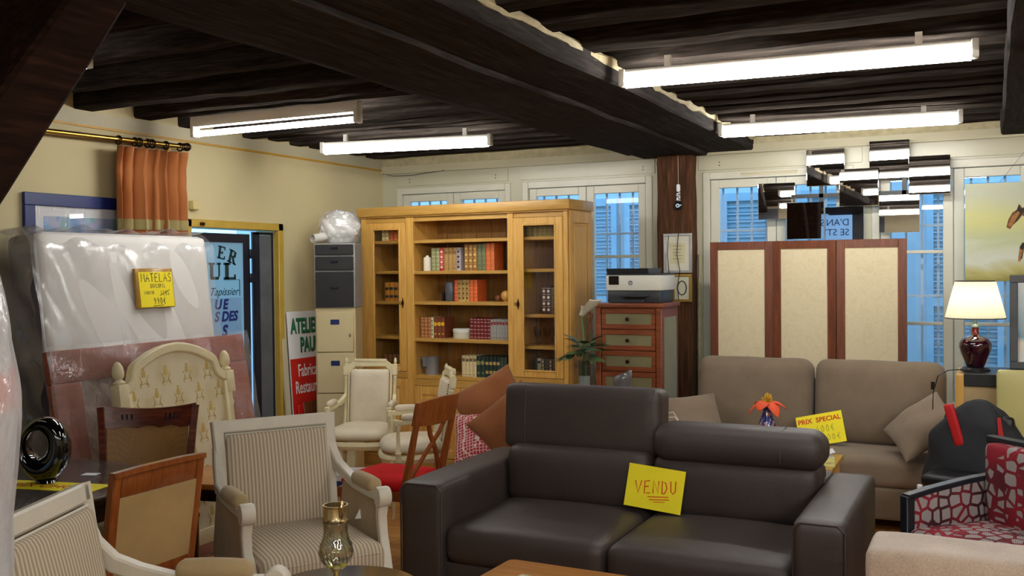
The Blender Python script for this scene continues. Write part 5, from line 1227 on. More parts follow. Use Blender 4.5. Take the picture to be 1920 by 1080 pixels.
# ================================================================== CHEST OF DRAWERS, PRINTER, VASE
ch = thing('chest_of_drawers', 'tall reddish chest of drawers with green drawer panels', 'chest', (-2.46, 7.21, 0), 0)
M_olive = fabric('sage drawer cloth', (122, 116, 84)); w, d = .255, .21
b = B(); b.box(-w, w, -d+.015, d, .08, 1.355); add('carcass', b, M_chest, ch, smooth=False)
b = B(); b.box(-w-.02, w+.02, -d-.02, d+.01, 1.355, 1.388, .006, 2); add('top', b, M_chest, ch)
for s in (-1, 1): 
    b = B(); b.box(s*(w-.018)-.022, s*(w-.018)+.022, -d-.008, -d+.03, .0, 1.355, .004, 1); add('corner_post', b, M_chest, ch)
    b = B(); b.box(s*w-.004, s*w+.004, -d+.06, d-.05, .2, 1.28); add('side_cloth', b, M_olive, ch, smooth=False)
b = B(); b.box(-w-.01, w+.01, -d-.01, d, .06, .10, .004, 1); add('plinth', b, M_chest, ch)
for k in range(8):
    z1 = 1.345-k*.157; z0 = z1-.15
    if z0 < .1: break
    b = B(); x = w-.045
    b.box(-x, x, -d-.002, -d+.016, z1-.036, z1, .003, 1); b.box(-x, x, -d-.002, -d+.016, z0, z0+.036, .003, 1); b.box(-x, -x+.03, -d-.002, -d+.016, z0+.036, z1-.036, .003, 1); b.box(x-.03, x, -d-.002, -d+.016, z0+.036, z1-.036, .003, 1)
    dr = add('drawer_front', b, M_chest, ch)
    b = B(); b.box(-x+.028, x-.028, -d+.004, -d+.012, z0+.034, z1-.034); add('drawer_cloth', b, M_olive, dr, smooth=False)
    b = B(); b.lathe([(.006, 0), (.006, .012), (.014, .018), (.015, .026), (.008, .03)], 14, M=T(0, -d+.006, (z0+z1)/2, rx=90)); add('knob', b, M_bronze, dr)
pr = thing('printer', 'white and black office printer on the chest of drawers', 'printer', (-2.425, 7.20, 1.389), 0)
M_prw = mat('printer white plastic', (216, 212, 200), .4, var=.02); M_prb = mat('printer dark plastic', (44, 46, 50), .4, var=.05)
b = B(); b.box(-.215, .215, -.185, .17, .09, .205, .01, 2); add('body', b, M_prw, pr)
b = B(); b.box(-.205, .205, -.17, .165, .0, .092, .008, 2); add('base', b, M_prb, pr)
b = B(); b.box(-.09, .12, -.25, -.165, .045, .058, .004, 1); b.box(-.17, .09, -.21, -.165, .0, .03, .004, 1); add('paper_tray', b, M_prb, pr, kind='stuff')
b = B(); b.box(-.215, .215, -.18, .17, .206, .214, .003, 1); b.prism([(-.15, .214), (.14, .214), (.14, .226), (.17, .256), (-.17, .256)], -.215, .11, 'x'); add('lid', b, M_prb, pr)
b = B(); b.prism([(.02, .214), (.14, .214), (.14, .25), (-.10, .25)], -.09, .14, 'y'); add('feeder_flap', b, mat('pale grey plastic', (160, 162, 164), .4), pr) if False else None
b = B(); b.box(-.19, -.11, -.189, -.184, .135, .2, .003, 1); add('control_screen', b, M_black, pr)
b = B(); b.lathe([(.017, 0), (.017, .002)], 24, M=T(-.02, -.185, .148, rx=90)); lg = add('logo_disc', b, mat('logo grey', (90, 92, 96), .4, var=0), pr)
text('logo_letters', 'hp', .026, M_paper, lg, (-.02, -.1878, .1405), (R(90), 0, 0), shear=.3, align='CENTER')
b = B(); b.box(-.035, .035, -.04, .04, 0, .13, .003, 1); one('yellow_carton', 'small yellow carton standing left of the printer', 'box', b, mat('yellow carton', (206, 184, 60), .5), (-2.665, 7.28, 1.389))
# arum in a glass vase on a slim stand
sd = thing('slim_stand', 'slim white plant stand beside the bookcase under the glass vase', 'stand', (-2.72, 6.76, 0))
b = B(); b.lathe([(.10, 0), (.10, .02), (.02, .03), (.02, .74), (.1, .755), (.1, .775)], 24); add('stand_body', b, M_white, sd)
av = thing('arum_vase', 'clear glass vase with white arum lily and fan shaped green leaves', 'vase', (-2.715, 6.76, .776))
b = B(); b.lathe([(.042, 0), (.046, .006), (.048, .20), (.046, .20), (.043, .01), (0, .008)], 24); add('glass', b, glass('vase glass', (225, 230, 232), refl=.07), av)
b = B(); b.lathe([(.042, .01), (.0425, .085), (.0, .09)], 24); add('white_sand', b, mat('white sand', (222, 220, 206), .9), av)
M_leaf = mat('dark green leaf', (74, 94, 56), .5, var=.45, vs=25); M_stem = mat('green stem', (96, 120, 62), .5)
b = B(); b.tube([(0, 0, .03), (.005, .0, .25), (-.01, 0, .45), (-.02, 0, .53)], .007, 8); b.tube([(.01, 0, .03), (.0, .005, .3)], .01, 8); b.tube([(-.012, .008, .03), (0, -.01, .3)], .008, 8); add('stem', b, M_stem, av)
def spathe(u, v_):
    th = (v_-.5)*5.2; r_ = .012+.045*u**1.3*(1-.25*abs(v_-.5)*2); z = u*.10+(.05*u*u if abs(v_-.5) < .25 else 0)-.04*u*u*(abs(v_-.5)*2)
    return (r_*math.cos(th)+.03*u, r_*math.sin(th), z)
b = B(); b.grid(spathe, 12, 18); o = add('arum_flower', b, mat('white petal', (226, 222, 200), .5), av, (-.02, 0, .53), (0, R(28), R(-20))); o.scale = (1.3, 1.3, 1.3); md = o.modifiers.new('t', 'SOLIDIFY'); md.thickness = .002
rr = random.Random(11)
for k in range(24):
    az = R(k*360/24*5+rr.uniform(-10, 10)); el = rr.uniform(-.35, 1.0); L_ = rr.uniform(.14, .20)
    b = B(); tip = 7
    base = Vector((.01*math.cos(az), .01*math.sin(az), .27)); dirv = Vector((math.cos(az)*math.cos(el), math.sin(az)*math.cos(el), math.sin(el)+.05))
    for j in range(6):
        sp = (j-2.5)*.22; a2 = az+sp; st_ = base+dirv*L_*.42
        d2 = Vector((math.cos(a2)*math.cos(el*.6), math.sin(a2)*math.cos(el*.6), math.sin(el)*.7-.15*abs(sp))); n2 = Vector((-math.sin(a2), math.cos(a2), 0))
        def lf_(u, v_, st_=st_, d2=d2, n2=n2): return tuple(st_+d2*L_*.75*u*(1-.12*abs(sp))+n2*(v_-.5)*.042*math.sin(math.pi*min(1, .1+.9*u))+Vector((0, 0, -.03*u*u)))
        b.grid(lf_, 5, 2)
    b.tube([base, base+dirv*L_*.45], .003, 5); add('leaf', b, M_leaf, av)
b = B()
for k in range(4):
    b.tube([(.05+.012*math.sin(j*1.4+k), .03*math.cos(j*1.1+k*2), .40+.022*j+.05*k*.3) for j in range(9)], .003, 5)
add('curled_twigs', b, M_walnut, av, kind='stuff')

# ================================================================== ON THE POST
t = thing('silver_framed_certificate', 'certificate in a silver frame on the brown post', 'picture', (-2.27, 7.652, 1.605))
b = B()
for (x0, x1, z0, z1) in ((-.115, .115, .292, .312), (-.115, .115, 0, .02), (-.115, -.095, .02, .292), (.095, .115, .02, .292)): b.box(x0, x1, -.015, .005, z0, z1, .003, 1)
add('frame', b, mat('silver frame', (196, 196, 198), .3, .6), t)
b = B(); b.box(-.097, .097, -.004, .004, .018, .294); add('paper', b, mat('cream certificate', (226, 222, 204), .5), t, smooth=False)
b = B(); b.box(-.06, .06, -.0055, -.004, .075, .235); add('print_area', b, mat('yellow certificate', (216, 208, 168), .5), t, smooth=False)
b = B()
for k in range(5): b.box(-.04+.008*(k % 2), .04-.01*(k % 3), -.0065, -.0055, .21-.025*k, .213-.025*k)
add('print_lines', b, M_greyplastic, t, smooth=False, kind='stuff')
b = B(); b.box(-.1, .1, -.012, -.0105, .018, .294); add('glass_pane', b, glass('frame glass', refl=.06), t, smooth=False)
t = thing('gilt_framed_emblem', 'small gilt framed printed emblem below the certificate', 'picture', (-2.237, 7.652, 1.375))
b = B()
for (x0, x1, z0, z1) in ((-.08, .08, .20, .222), (-.08, .08, 0, .022), (-.08, -.058, .022, .20), (.058, .08, .022, .20)): b.box(x0, x1, -.015, .005, z0, z1, .004, 1)
add('frame', b, M_gold, t)
b = B(); b.box(-.06, .06, -.004, .004, .02, .202); add('paper', b, mat('pale mount', (206, 204, 180), .6), t, smooth=False)
b = B(); b.tube([(.036*math.cos(a_*.524), -.006, .111+.055*math.sin(a_*.524)) for a_ in range(12)], .005, 6, True); add('wreath', b, mat('dark wreath', (50, 58, 46), .6), t)
pd = thing('evil_eye_pendant', 'blue eye glass charm on a cord hanging on the brown post', 'ornament', (-2.262, 7.645, 0))
b = B(); b.cyl((0, 0, 2.24), (0, 0, 2.53), .0015, seg=5); add('cord', b, M_white, pd)
b = B(); b.lathe([(.012, 0), (.016, .005), (.016, .05), (.01, .058)], 12, c=(0, 0, 2.245)); add('white_bead', b, M_paper, pd)
b = B()
for k, z in enumerate((2.232, 2.215, 2.198, 2.183)): b.sphere((.008*(-1)**k, 0, z), .011, u=10, v=6); b.sphere((-.009*(-1)**k, .002, z-.004), .009, u=8, v=6)
add('clear_beads', b, mat('clear beads', (196, 200, 204), .1, .4), pd, kind='stuff')
b = B(); b.sphere((0, -.004, 2.135), .034, (1, .45, 1), 20, 12); add('navy_disc', b, mat('navy glass', (10, 14, 30), .05, coat=.5), pd)
b = B(); b.lathe([(.017, 0), (.0165, .003), (.012, .005)], 20, M=T(0, -.018, 2.135, rx=90)); add('white_ring', b, mat('pale blue glass', (190, 216, 230), .1), pd)
b = B(); b.lathe([(.007, 0), (.006, .003)], 14, M=T(0, -.023, 2.135, rx=90)); add('pupil', b, mat('pupil blue', (20, 40, 60), .1), pd)
b = B(); b.tube([(-2.34, 7.632, 1.90), (-2.35, 7.632, 1.75), (-2.338, 7.632, 1.62), (-2.36, 7.63, 1.42)], .003, 5); b.tube([(-2.26, 7.632, 1.92), (-2.272, 7.632, 1.75), (-2.25, 7.632, 1.62), (-2.27, 7.632, 1.5), (-2.26, 7.63, 1.39)], .003, 5); add('black_cord', b, M_black, wall_back, kind='stuff')
t = thing('socket_box', 'beige socket box with cable low on the brown post', 'socket', (-2.25, 7.645, .47)); b = B(); b.box(-.03, .03, -.035, .0, 0, .07, .005, 1); add('box', b, mat('beige plastic', (196, 176, 120), .4), t)
b = B(); b.box(-.006, .006, -.04, -.034, .02, .05); add('switch', b, M_bronze, t); b = B(); b.tube([(-.02, -.02, .07), (-.025, -.02, .1), (-.045, -.015, .11), (-.06, -.01, .09)], .004, 6); add('lead', b, M_white, t)

# ================================================================== RIGHT SIDE: LAMP, PICTURES, CABINET
cb = thing('lamp_cabinet', 'pale wood cabinet with black top under the table lamp', 'cabinet', (.12, 6.72, 0))
b = B(); b.box(-.33, .5, -.20, .24, 0, .95, .003, 1); add('body', b, mat('tan panel', (176, 150, 106), .6), cb)
b = B(); b.box(-.345, -.30, -.215, .25, 0, .99, .003, 1); add('side_board', b, M_oak, cb)
b = B(); b.box(-.30, .52, -.22, .25, .925, 1.0, .004, 1); add('top', b, M_blackm, cb)
lp = thing('table_lamp', 'lit table lamp with dark red ceramic base and pleated cream shade', 'lamp', (-.122, 6.70, 1.0005))
b = B(); b.lathe([(.085, 0), (.085, .008), (.075, .014), (.07, .02), (.06, .022)], 32); add('foot', b, M_blackm, lp)
a = N('oxblood glaze'); a.set(Roughness=.08, Coat_Weight=.6); a.l(a.ramp(a.noise(9, a.co((3, 3, .5)), 4), [(.35, (24, 8, 20)), (.6, (52, 12, 28)), (.75, (90, 32, 28))]), a.p.inputs['Base Color'])
b = B(); b.lathe([(.045, .022), (.052, .03), (.062, .06), (.08, .105), (.092, .145), (.09, .17), (.074, .195), (.04, .21), (.025, .222)], 36); lb_ = add('base', b, a.m, lp)
b = B(); b.lathe([(.024, .22), (.021, .226), (.02, .262), (.024, .266)], 24); add('neck', b, mat('brick red glaze', (128, 44, 30), .15), lb_)
b = B(); b.lathe([(.024, .266), (.022, .275), (.012, .285), (.010, .33)], 18); add('fitting', b, mat('verdigris metal', (130, 150, 140), .4, .4), lp)
a = N('pleated shade cloth'); df = a.n('ShaderNodeBsdfDiffuse'); df.inputs[0].default_value = lin((222, 216, 192)); tl = a.n('ShaderNodeBsdfTranslucent'); tl.inputs[0].default_value = lin((226, 222, 198)); mxn = a.n('ShaderNodeMixShader'); mxn.inputs[0].default_value = .5; a.l(df.outputs[0], mxn.inputs[1]); a.l(tl.outputs[0], mxn.inputs[2]); a.l(mxn.outputs[0], a.out.inputs[0])
def shade(u, v_):
    th = u*2*math.pi; r_ = .17+(.112-.17)*v_; r_ += .0022*math.sin(th*46)
    return (r_*math.cos(th), r_*math.sin(th), .322+.225*v_)
b = B(); b.grid(shade, 276, 3, cu=True); add('shade', b, a.m, lp)
b = B(); b.tube([(.1705*math.cos(k*.1309), .1705*math.sin(k*.1309), .322) for k in range(48)], .0035, 6, True); b.tube([(.1125*math.cos(k*.1309), .1125*math.sin(k*.1309), .547) for k in range(48)], .0035, 6, True); add('shade_trim', b, mat('dark trim', (60, 50, 40), .6), lp, kind='stuff')
a = N('lit bulb'); a.set(Emission_Color=(1, .93, .78, 1), Emission_Strength=60)
b = B(); b.sphere((0, 0, .42), .03); add('bulb', b, a.m, lp)
b = B(); b.tube([(-.08, -.02, .006), (-.15, -.09, .004), (-.20, -.20, -.02), (-.225, -.235, -.12), (-.228, -.236, -.22)], .003, 6); b.box(-.238, -.216, -.246, -.226, -.10, -.05, .004, 1); add('cord', b, M_black, lp)
# horse painting hung before the window
hp = thing('horse_painting', 'pale yellow canvas painting of a horse hung before the right window', 'painting', (-.206, 7.73, 1.53))
a = N('washed yellow canvas'); a.set(Roughness=.7); sx = a.n('ShaderNodeSeparateXYZ'); a.l(a.co(), sx.inputs[0]); nz = a.noise(2.4, a.co((.6, 1, 2.2)), 4, .6, .8); md_ = a.n('ShaderNodeMath', operation='MULTIPLY_ADD'); a.l(nz, md_.inputs[0]); md_.inputs[1].default_value = .35; a.l(sx.outputs['Z'], md_.inputs[2])
a.l(a.ramp(md_.outputs[0], [(.17, (150, 140, 70)), (.24, (186, 180, 118)), (.32, (208, 212, 196)), (.48, (188, 194, 150)), (.60, (206, 204, 136)), (.78, (190, 194, 170))]), a.p.inputs['Base Color'])
b = B(); b.box(0, .9, -.02, .012, 0, .685, .002, 1); add('canvas', b, a.m, hp)
def shape(pts, m, name, y=-.0205): b = B(); b.prism(pts, y-.001, y, 'y'); add(name, b, m, hp, smooth=False)
M_h1 = mat('horse brown paint', (112, 66, 34), .7, var=.5, vs=40); M_h2 = mat('horse dark paint', (44, 30, 24), .7, var=.4, vs=40); M_h3 = mat('horse ochre paint', (160, 108, 52), .7, var=.3, vs=40)
shape([(.262, .375), (.285, .36), (.30, .385), (.335, .42), (.36, .455), (.42, .40), (.50, .345), (.60, .335), (.70, .35), (.77, .385), (.81, .44), (.81, .50), (.77, .545), (.70, .56), (.60, .545), (.5, .55), (.40, .52), (.36, .505), (.345, .53), (.335, .50), (.30, .475), (.275, .43)], M_h1, 'horse_body')
shape([(.30, .44), (.325, .49), (.34, .535), (.35, .50), (.42, .525), (.5, .54), (.42, .50), (.36, .47), (.32, .41)], M_h2, 'horse_mane', -.0215)
shape([(.27, .385), (.29, .375), (.32, .425), (.345, .47), (.335, .485), (.30, .455)], M_h3, 'horse_face', -.0218)
shape([(.335, .16), (.345, .24), (.36, .265), (.42, .27), (.46, .32), (.56, .33), (.5, .26), (.42, .235), (.37, .225), (.36, .16), (.345, .14)], M_h2, 'horse_foreleg')
shape([(.66, .37), (.78, .42), (.76, .32), (.72, .25), (.75, .17), (.73, .13), (.71, .16), (.695, .25), (.69, .31)], M_h2, 'horse_hind_leg')
shape([(.74, .38), (.81, .43), (.815, .33), (.79, .27), (.83, .20), (.82, .16), (.795, .18), (.765, .27), (.77, .33)], M_h1, 'horse_hind_leg', -.0212)
shape([(.79, .53), (.85, .50), (.875, .40), (.865, .30), (.85, .38), (.825, .46)], M_h2, 'horse_tail', -.0214)
shape([(.48, .36), (.53, .345), (.50, .28), (.44, .22), (.46, .17), (.44, .15), (.415, .22), (.45, .28)], M_h1, 'horse_foreleg', -.0212)
shape([(.333, .135), (.35, .14), (.362, .215), (.345, .225)], M_h3, 'horse_hoof', -.0222)
b = B(); b.tube([(.2, .0, .66), (.45, .02, 1.0), (.7, .0, .66)], .0015, 5); add('hanging_wire', b, M_greyplastic, hp)
df_ = thing('grey_framed_seascape', 'seascape in a wide dark grey frame standing behind the lamp', 'picture', (.068, 6.88, 1.0005)); df_.rotation_euler = (R(-4), 0, 0)
b = B()
for (x0, x1, z0, z1) in ((0, .62, .535, .58), (0, .62, 0, .045), (0, .045, .045, .535), (.575, .62, .045, .535)): b.box(x0, x1, -.02, .01, z0, z1, .003, 1)
add('frame', b, mat('dark grey frame', (58, 60, 64), .5), df_)
a = N('blurred sea'); a.set(Roughness=.4); sx = a.n('ShaderNodeSeparateXYZ'); a.l(a.co(), sx.inputs[0]); nz = a.noise(3, a.co((.7, 1, 3)), 3); md_ = a.n('ShaderNodeMath', operation='MULTIPLY_ADD'); a.l(nz, md_.inputs[0]); md_.inputs[1].default_value = .15; a.l(sx.outputs['Z'], md_.inputs[2])
a.l(a.ramp(md_.outputs[0], [(.12, (196, 200, 200)), (.22, (206, 196, 180)), (.27, (110, 140, 156)), (.36, (150, 168, 180)), (.62, (190, 196, 200))]), a.p.inputs['Base Color'])
b = B(); b.box(.04, .58, -.006, .004, .04, .54); add('print', b, a.m, df_, smooth=False)
gp = thing('pale_green_panel', 'pale yellow green upholstered panel at the right edge behind the jacket', 'panel', (-.005, 6.40, 0))
b = B(); b.soft(0, .75, -.03, .03, .02, 1.04, .02, (0, .004, 0), 10); add('panel', b, mat('pale green vinyl', (192, 184, 120), .35, var=.05), gp)
b = B(); b.box(.05, .11, -.1, .1, 0, .03, .004, 1); b.box(.64, .70, -.1, .1, 0, .03, .004, 1); add('feet', b, M_blackm, gp, kind='stuff')

# jacket over a chair
jc = thing('black_desk_chair', 'black desk chair under the quilted jacket', 'chair', (-.13, 6.10, 0), -15)
b = B(); b.soft(-.19, .19, .10, .17, .5, .80, .04, n=8); add('backrest', b, M_blackm, jc); b = B(); b.soft(-.21, .21, -.22, .2, .42, .49, .03, n=8); add('seat', b, M_blackm, jc)
b = B(); b.cyl((0, 0, .08), (0, 0, .42), .025); add('column', b, M_chrome, jc)
for k in range(5): b = B(); a_ = R(72*k); b.sweep([(0, 0, .09), (.24*math.cos(a_), .24*math.sin(a_), .05)], .035, .03, (-math.sin(a_), math.cos(a_), 0)); b.sphere((.24*math.cos(a_), .24*math.sin(a_), .025), .025, u=10, v=6); add('base_arm', b, M_blackm, jc)
b = B(); b.box(-.03, .03, .12, .15, .4, .52, .004, 1); add('back_bracket', b, M_blackm, jc)
jk = thing('quilted_jacket', 'dark grey quilted jacket with red lining hung over the desk chair', 'jacket', (-.13, 6.10, 0), -15)
a = N('quilted dark cloth'); a.set(Roughness=.75); a.p.inputs['Base Color'].default_value = lin((34, 36, 40)); ck = a.n('ShaderNodeTexVoronoi', feature='DISTANCE_TO_EDGE'); ck.inputs['Scale'].default_value = 14; ck.inputs['Randomness'].default_value = 0; a.l(a.co((1, 1, 1), (0, R(45), 0)), ck.inputs['Vector']); a.bump(ck.outputs['Distance'], .3, .01)
def jack(u, v_):
    th = u*2*math.pi; z = .88-.52*v_
    wx = .10+.13*min(1, v_*3)**.7+.04*v_; wy = .03+.065*min(1, v_*4)**.6+.03*v_
    wob = 1+.06*math.sin(th*5+v_*6)+.04*math.sin(th*3-v_*9)
    return (wx*math.copysign(abs(math.cos(th))**.8, math.cos(th))*wob-.03*v_, .135+wy*math.copysign(abs(math.sin(th))**.8, math.sin(th))*wob, z-.05*(math.cos(th)**2)*(1-v_))
b = B(); b.grid(jack, 44, 26, cu=True); b.grid(lambda u, v_: tuple(Vector(jack(u, 0)).lerp(Vector((0, .135, .885)), v_)), 44, 3, cu=True); bmesh.ops.remove_doubles(b.bm, verts=b.bm.verts[:], dist=1e-5); add('shell', b, a.m, jk)
M_redl = mat('red lining', (190, 26, 30), .55, var=.1)
b = B(); b.soft(-.028, .028, -.016, .016, -.125, .125, .016, n=8, M=T(-.10, .025, .74, rx=6, ry=-14)); add('red_sleeve_lining', b, M_redl, jk)
b = B(); b.sweep([(.13, .04, .80), (.15, .02, .68), (.14, .01, .55)], [.018, .028, .02], .01, (1, 0, 0)); add('red_edge', b, M_redl, jk)

# ================================================================== RED PATTERNED ARMCHAIR
ra = thing('red_pattern_armchair', 'armchair with black frame and red and grey geometric velvet', 'armchair', (.05, 4.80, 0), -45)
a = N('red geometric velvet'); a.set(Roughness=.8); v = a.n('ShaderNodeTexVoronoi', feature='DISTANCE_TO_EDGE'); v.inputs['Scale'].default_value = 17; v.inputs['Randomness'].default_value = .62; a.l(a.co(), v.inputs['Vector'])
nz = a.noise(4, detail=1); rc1 = a.ramp(nz, [(.4, (58, 6, 18)), (.6, (140, 18, 36))]); gr = a.n('ShaderNodeTexWave', bands_direction='DIAGONAL'); gr.inputs['Scale'].default_value = 60; a.l(a.co(), gr.inputs['Vector']); gc = a.ramp(gr.outputs['Fac'], [(.3, (128, 118, 118)), (.7, (170, 162, 158))])
mk = a.ramp(v.outputs['Distance'], [(.11, (0, 0, 0, 1)), (.125, (1, 1, 1, 1))]); mx_ = a.n('ShaderNodeMix', data_type='RGBA'); a.l(mk, mx_.inputs['Factor']); a.l(rc1, mx_.inputs[6]); a.l(gc, mx_.inputs[7]); a.l(mx_.outputs[2], a.p.inputs['Base Color']); a.bump(mk, -.4, .004); M_geo = a.m
M_rf = mat('black painted frame', (30, 32, 38), .4, var=.1)
b = B(); b.soft(-.33, .33, .17, .26, .40, .815, .03, (0, .015, 0), 12, M=T(0, 0, 0)); add('back', b, M_geo, ra)
b = B(); b.sweep([(-.36, .24, .30), (-.355, .255, .82), ], .03, .05, (0, 1, 0)); b.sweep([(.36, .24, .30), (.355, .255, .82)], .03, .05, (0, 1, 0)); b.sweep([(-.37, .255, .825), (.37, .255, .825)], .05, .025, (0, 1, 0)); add('back_frame', b, M_rf, ra)
b = B(); b.soft(-.33, .33, -.27, .19, .30, .455, .04, (0, 0, .025), 12); add('seat', b, M_geo, ra)
for s in (-1, 1):
    x = s*.36
    b = B(); b.sweep([(x, .24, .645), (x, .10, .635), (x, -.10, .61), (x, -.245, .585)], .05, .025, (1, 0, 0)); add('arm_cap', b, M_rf, ra)
    b = B(); b.box(x-.025, x+.025, -.26, -.215, 0, .59, .004, 1); add('front_leg', b, M_rf, ra)
    b = B(); b.prism([(-.215, .25), (-.215, .575), (-.10, .60), (.10, .625), (.235, .635), (.235, .25)], x-.022, x+.022, 'x', bev=.004); add('arm_panel', b, M_geo, ra)
    b = B(); b.box(x-.022, x+.022, .225, .265, 0, .32, .004, 1); add('rear_leg', b, M_rf, ra)
b = B(); b.box(-.34, .34, -.245, -.21, .24, .32, .004, 1); add('front_rail', b, M_rf, ra)
# bottles on a stool behind it
so = thing('small_stool', 'small stool behind the red armchair carrying water bottles', 'stool', (-.33, 5.62, 0)); b = B(); b.lathe([(.11, .28), (.115, .285), (.115, .305), (.11, .31)], 28); add('seat', b, M_oak_h, so)
for k in range(3): a_ = R(90+120*k); b = B(); b.cyl((.13*math.cos(a_), .13*math.sin(a_), 0), (.07*math.cos(a_), .07*math.sin(a_), .285), .012); add('leg', b, M_oak, so)
for k, (x, y, lb) in enumerate(((-.365, 5.58, 'clear plastic water bottle with white cap on the small stool'), (-.29, 5.64, 'shorter clear bottle lying low beside the capped water bottle'))):
    t = thing('water_bottle', lb, 'bottle', (x, y, .3105), 0, 'bottles on the stool'); h = 1 if k == 0 else .78
    b = B(); b.lathe([(.03, 0), (.033, .005), (.033, .06*h), (.031, .07*h), (.033, .08*h), (.033, .12*h), (.02, .15*h), (.011, .165*h), (.011, .175*h)], 18); add('bottle_body', b, glass('bottle plastic', (225, 232, 236), refl=.1), t)
    b = B(); b.lathe([(.013, .17*h), (.013, .19*h), (.011, .192*h)], 14); add('cap', b, M_paper, t)

# ================================================================== FOREGROUND
bs = thing('beige_sofa', 'beige chenille sofa whose back cuts into the lower right corner', 'sofa', (.45, 3.35, 0))
M_chen = fabric('beige chenille', (184, 164, 145), var=.22, weave=220, sheen=.4)
b = B(); b.soft(-.80, .95, -.31, -.06, .28, .825, .03, (0, .012, .0), 16, wr=.0012); add('back', b, M_chen, bs)
b = B(); b.soft(-.78, .95, -.29, .5, .08, .30, .03, n=8); add('base', b, M_chen, bs)
b = B(); b.soft(-.62, .80, -.06, .51, .29, .46, .05, (0, 0, .01), 10); add('seat_cushion', b, M_chen, bs)
b = B(); b.soft(-.79, -.62, -.07, .50, .28, .60, .05, n=8); add('arm', b, M_chen, bs); b = B(); b.soft(.79, .95, -.07, .50, .28, .60, .05, n=8); add('arm', b, M_chen, bs)
for x in (-.7, .85):
    for y in (-.22, .42): b = B(); b.cyl((x, y, 0), (x, y, .09), .022, seg=10); add('foot', b, M_blackm, bs)
co = thing('coffee_table', 'cherry wood coffee table in front of the dark leather sofa', 'table', (-1.33, 3.40, 0), -2)
b = B(); b.prism(rrect(.54, .35, .03), .392, .422, bev=.005); add('table_top', b, M_honey, co)
for x in (-.47, .47):
    for y in (-.28, .28): b = B(); b.box(x-.025, x+.025, y-.025, y+.025, 0, .392, .004, 1); add('leg', b, M_cherry, co)
b = B(); b.box(-.45, .45, -.27, .27, .33, .392); add('apron', b, M_cherry, co, smooth=False)
b = B(); b.box(-.10, .10, -.13, .13, 0, .004); o = one('printed_leaflet', 'printed leaflet lying on the coffee table', 'leaflet', b, mat('printed page', (190, 186, 150), .5, var=.35, vs=60), (-1.63, 3.44, .4225), (0, 0, R(-6)))
# round dark table with cut glass jug
rt = thing('round_table', 'dark round side table holding the cut glass jug', 'table', (-2.02, 2.80, 0))
b = B(); b.lathe([(.0, .535), (.255, .54), (.262, .55), (.258, .56), (0, .562)], 40); add('table_top', b, M_tabletop, rt)
b = B(); b.lathe([(.14, 0), (.13, .025), (.03, .05), (.024, .3), (.03, .5), (.06, .536)], 20); add('pedestal', b, M_tabletop, rt)
jg = thing('cut_glass_jug', 'cut glass jug with gilt collar, handle and foot on the round table', 'jug', (-2.062, 2.815, .5625), -30)
jg.scale = (1, 1, 1.02)
a = N('unused'); a.m = glass('cut glass', (238, 238, 230), refl=.16)
b = B(); t_ = bmesh.new(); prof = [(.014, .05), (.03, .062), (.05, .085), (.056, .11), (.052, .135), (.042, .155), (.037, .18), (.038, .205), (.041, .22)]; seg = 48; rings = []
for r_, z in prof:
    fl = .05 if z > .15 else .035; nfl = 12 if z > .15 else 10
    rings.append([t_.verts.new((r_*(1+fl*math.cos(nfl*2*math.pi*i/seg))*math.cos(2*math.pi*i/seg), r_*(1+fl*math.cos(nfl*2*math.pi*i/seg))*math.sin(2*math.pi*i/seg), z)) for i in range(seg)])
for p_, q_ in zip(rings, rings[1:]):
    for i in range(seg): t_.faces.new((p_[i], p_[(i+1) % seg], q_[(i+1) % seg], q_[i]))
t_.faces.new(rings[0][::-1]); bmesh.ops.recalc_face_normals(t_, faces=t_.faces[:]); b._add(t_)
o = add('glass_body', b, a.m, jg); md = o.modifiers.new('t', 'SOLIDIFY'); md.thickness = .003; md.offset = -1
M_gilt = mat('worn gilt metal', (190, 170, 128), .25, .9, var=.15, vs=30)
b = B(); b.lathe([(.044, .215), (.046, .222), (.042, .23), (.041, .265), (.044, .268), (.044, .272), (.039, .272), (.038, .225)], 32, cap=False); add('gilt_collar', b, M_gilt, jg)
b = B(); b.lathe([(.04, 0), (.04, .006), (.03, .012), (.012, .02), (.01, .035), (.016, .045), (.014, .055)], 24); add('foot', b, M_gilt, jg)
b = B(); hd = [(-.043, 0, .25), (-.056, 0, .258), (-.064, 0, .245), (-.062, 0, .215), (-.058, 0, .19), (-.05, 0, .165), (-.047, 0, .15)]; b.tube(hd, [.007, .006, .0065, .006, .006, .005, .003], 8); b.sphere((-.045, -.006, .247), .009); b.sphere((.05, 0, .225), .006); add('handle', b, M_gilt, jg)
b = B(); b.tube([(.042, 0, .265), (.05, .004, .285), (.058, .0, .29), (.062, -.004, .275), (.056, 0, .25), (.05, 0, .235)], [.005, .007, .007, .006, .005, .004], 8); add('spout_ornament', b, M_gilt, jg)
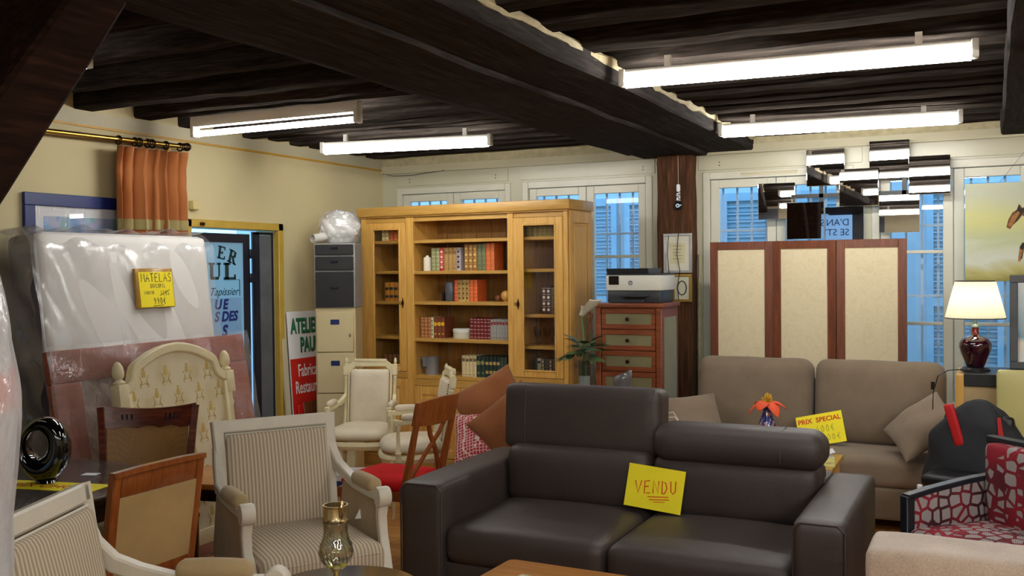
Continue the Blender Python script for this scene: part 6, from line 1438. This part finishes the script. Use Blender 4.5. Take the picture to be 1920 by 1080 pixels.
pt_ = thing('jug_price_tag', 'yellow paper price tag lying under the cut glass jug', 'tag', (-2.06, 2.81, .5622), 26)
b = B(); b.prism([(-.085, -.01), (-.075, .045), (-.03, .06), (.09, .062), (.09, -.045), (-.06, -.05)], 0, .0005); add('paper', b, M_yellow, pt_, smooth=False)
b = B(); strokes(b, '40e', -.02, .0, .03, .04, .003, T(0, 0, .001)); add('ink_lettering', b, M_ink, pt_, smooth=False)
# plastic wrapped roll at the left edge
wr_ = thing('wrapped_roll', 'tall roll wrapped in white plastic at the left edge', 'roll', (-2.203, 1.48, 0))
def roll(u, v_, k=1.0):
    th = u*2*math.pi; z = 1.80*v_
    r_ = (.15+.022*math.exp(-((z-1.32)/.14)**2)-.05*max(0, (z-1.5)/.3)**1.5)*k
    r_ *= 1+.035*math.sin(th*4+z*7)*math.sin(z*9+th)+.02*math.sin(th*9-z*15)
    return (r_*math.cos(th), r_*math.sin(th), z)
a = N('roll cloth'); a.set(Roughness=.7); sx = a.n('ShaderNodeSeparateXYZ'); a.l(a.co(), sx.inputs[0]); nz = a.noise(6, detail=3); md_ = a.n('ShaderNodeMath', operation='MULTIPLY_ADD'); a.l(nz, md_.inputs[0]); md_.inputs[1].default_value = .12; a.l(sx.outputs['Z'], md_.inputs[2]); dv = a.n('ShaderNodeMath', operation='DIVIDE'); a.l(md_.outputs[0], dv.inputs[0]); dv.inputs[1].default_value = 2.0
a.l(a.ramp(dv.outputs[0], [(.69, (206, 206, 208)), (.70, (226, 110, 70)), (.735, (228, 120, 80)), (.745, (212, 212, 212))]), a.p.inputs['Base Color'])
b = B(); b.grid(lambda u, v_: roll(u, v_, .95), 36, 60, cu=True); b.grid(lambda u, v_: tuple(Vector(roll(u, 1, .95)).lerp(Vector((0, 0, 1.8)), v_)), 36, 2, cu=True); add('roll', b, a.m, wr_)
b = B(); b.grid(roll, 48, 80, cu=True); add('plastic_film', b, film('milky film', (226, 226, 230), milk=.5, gloss=.15, streak=5), wr_)
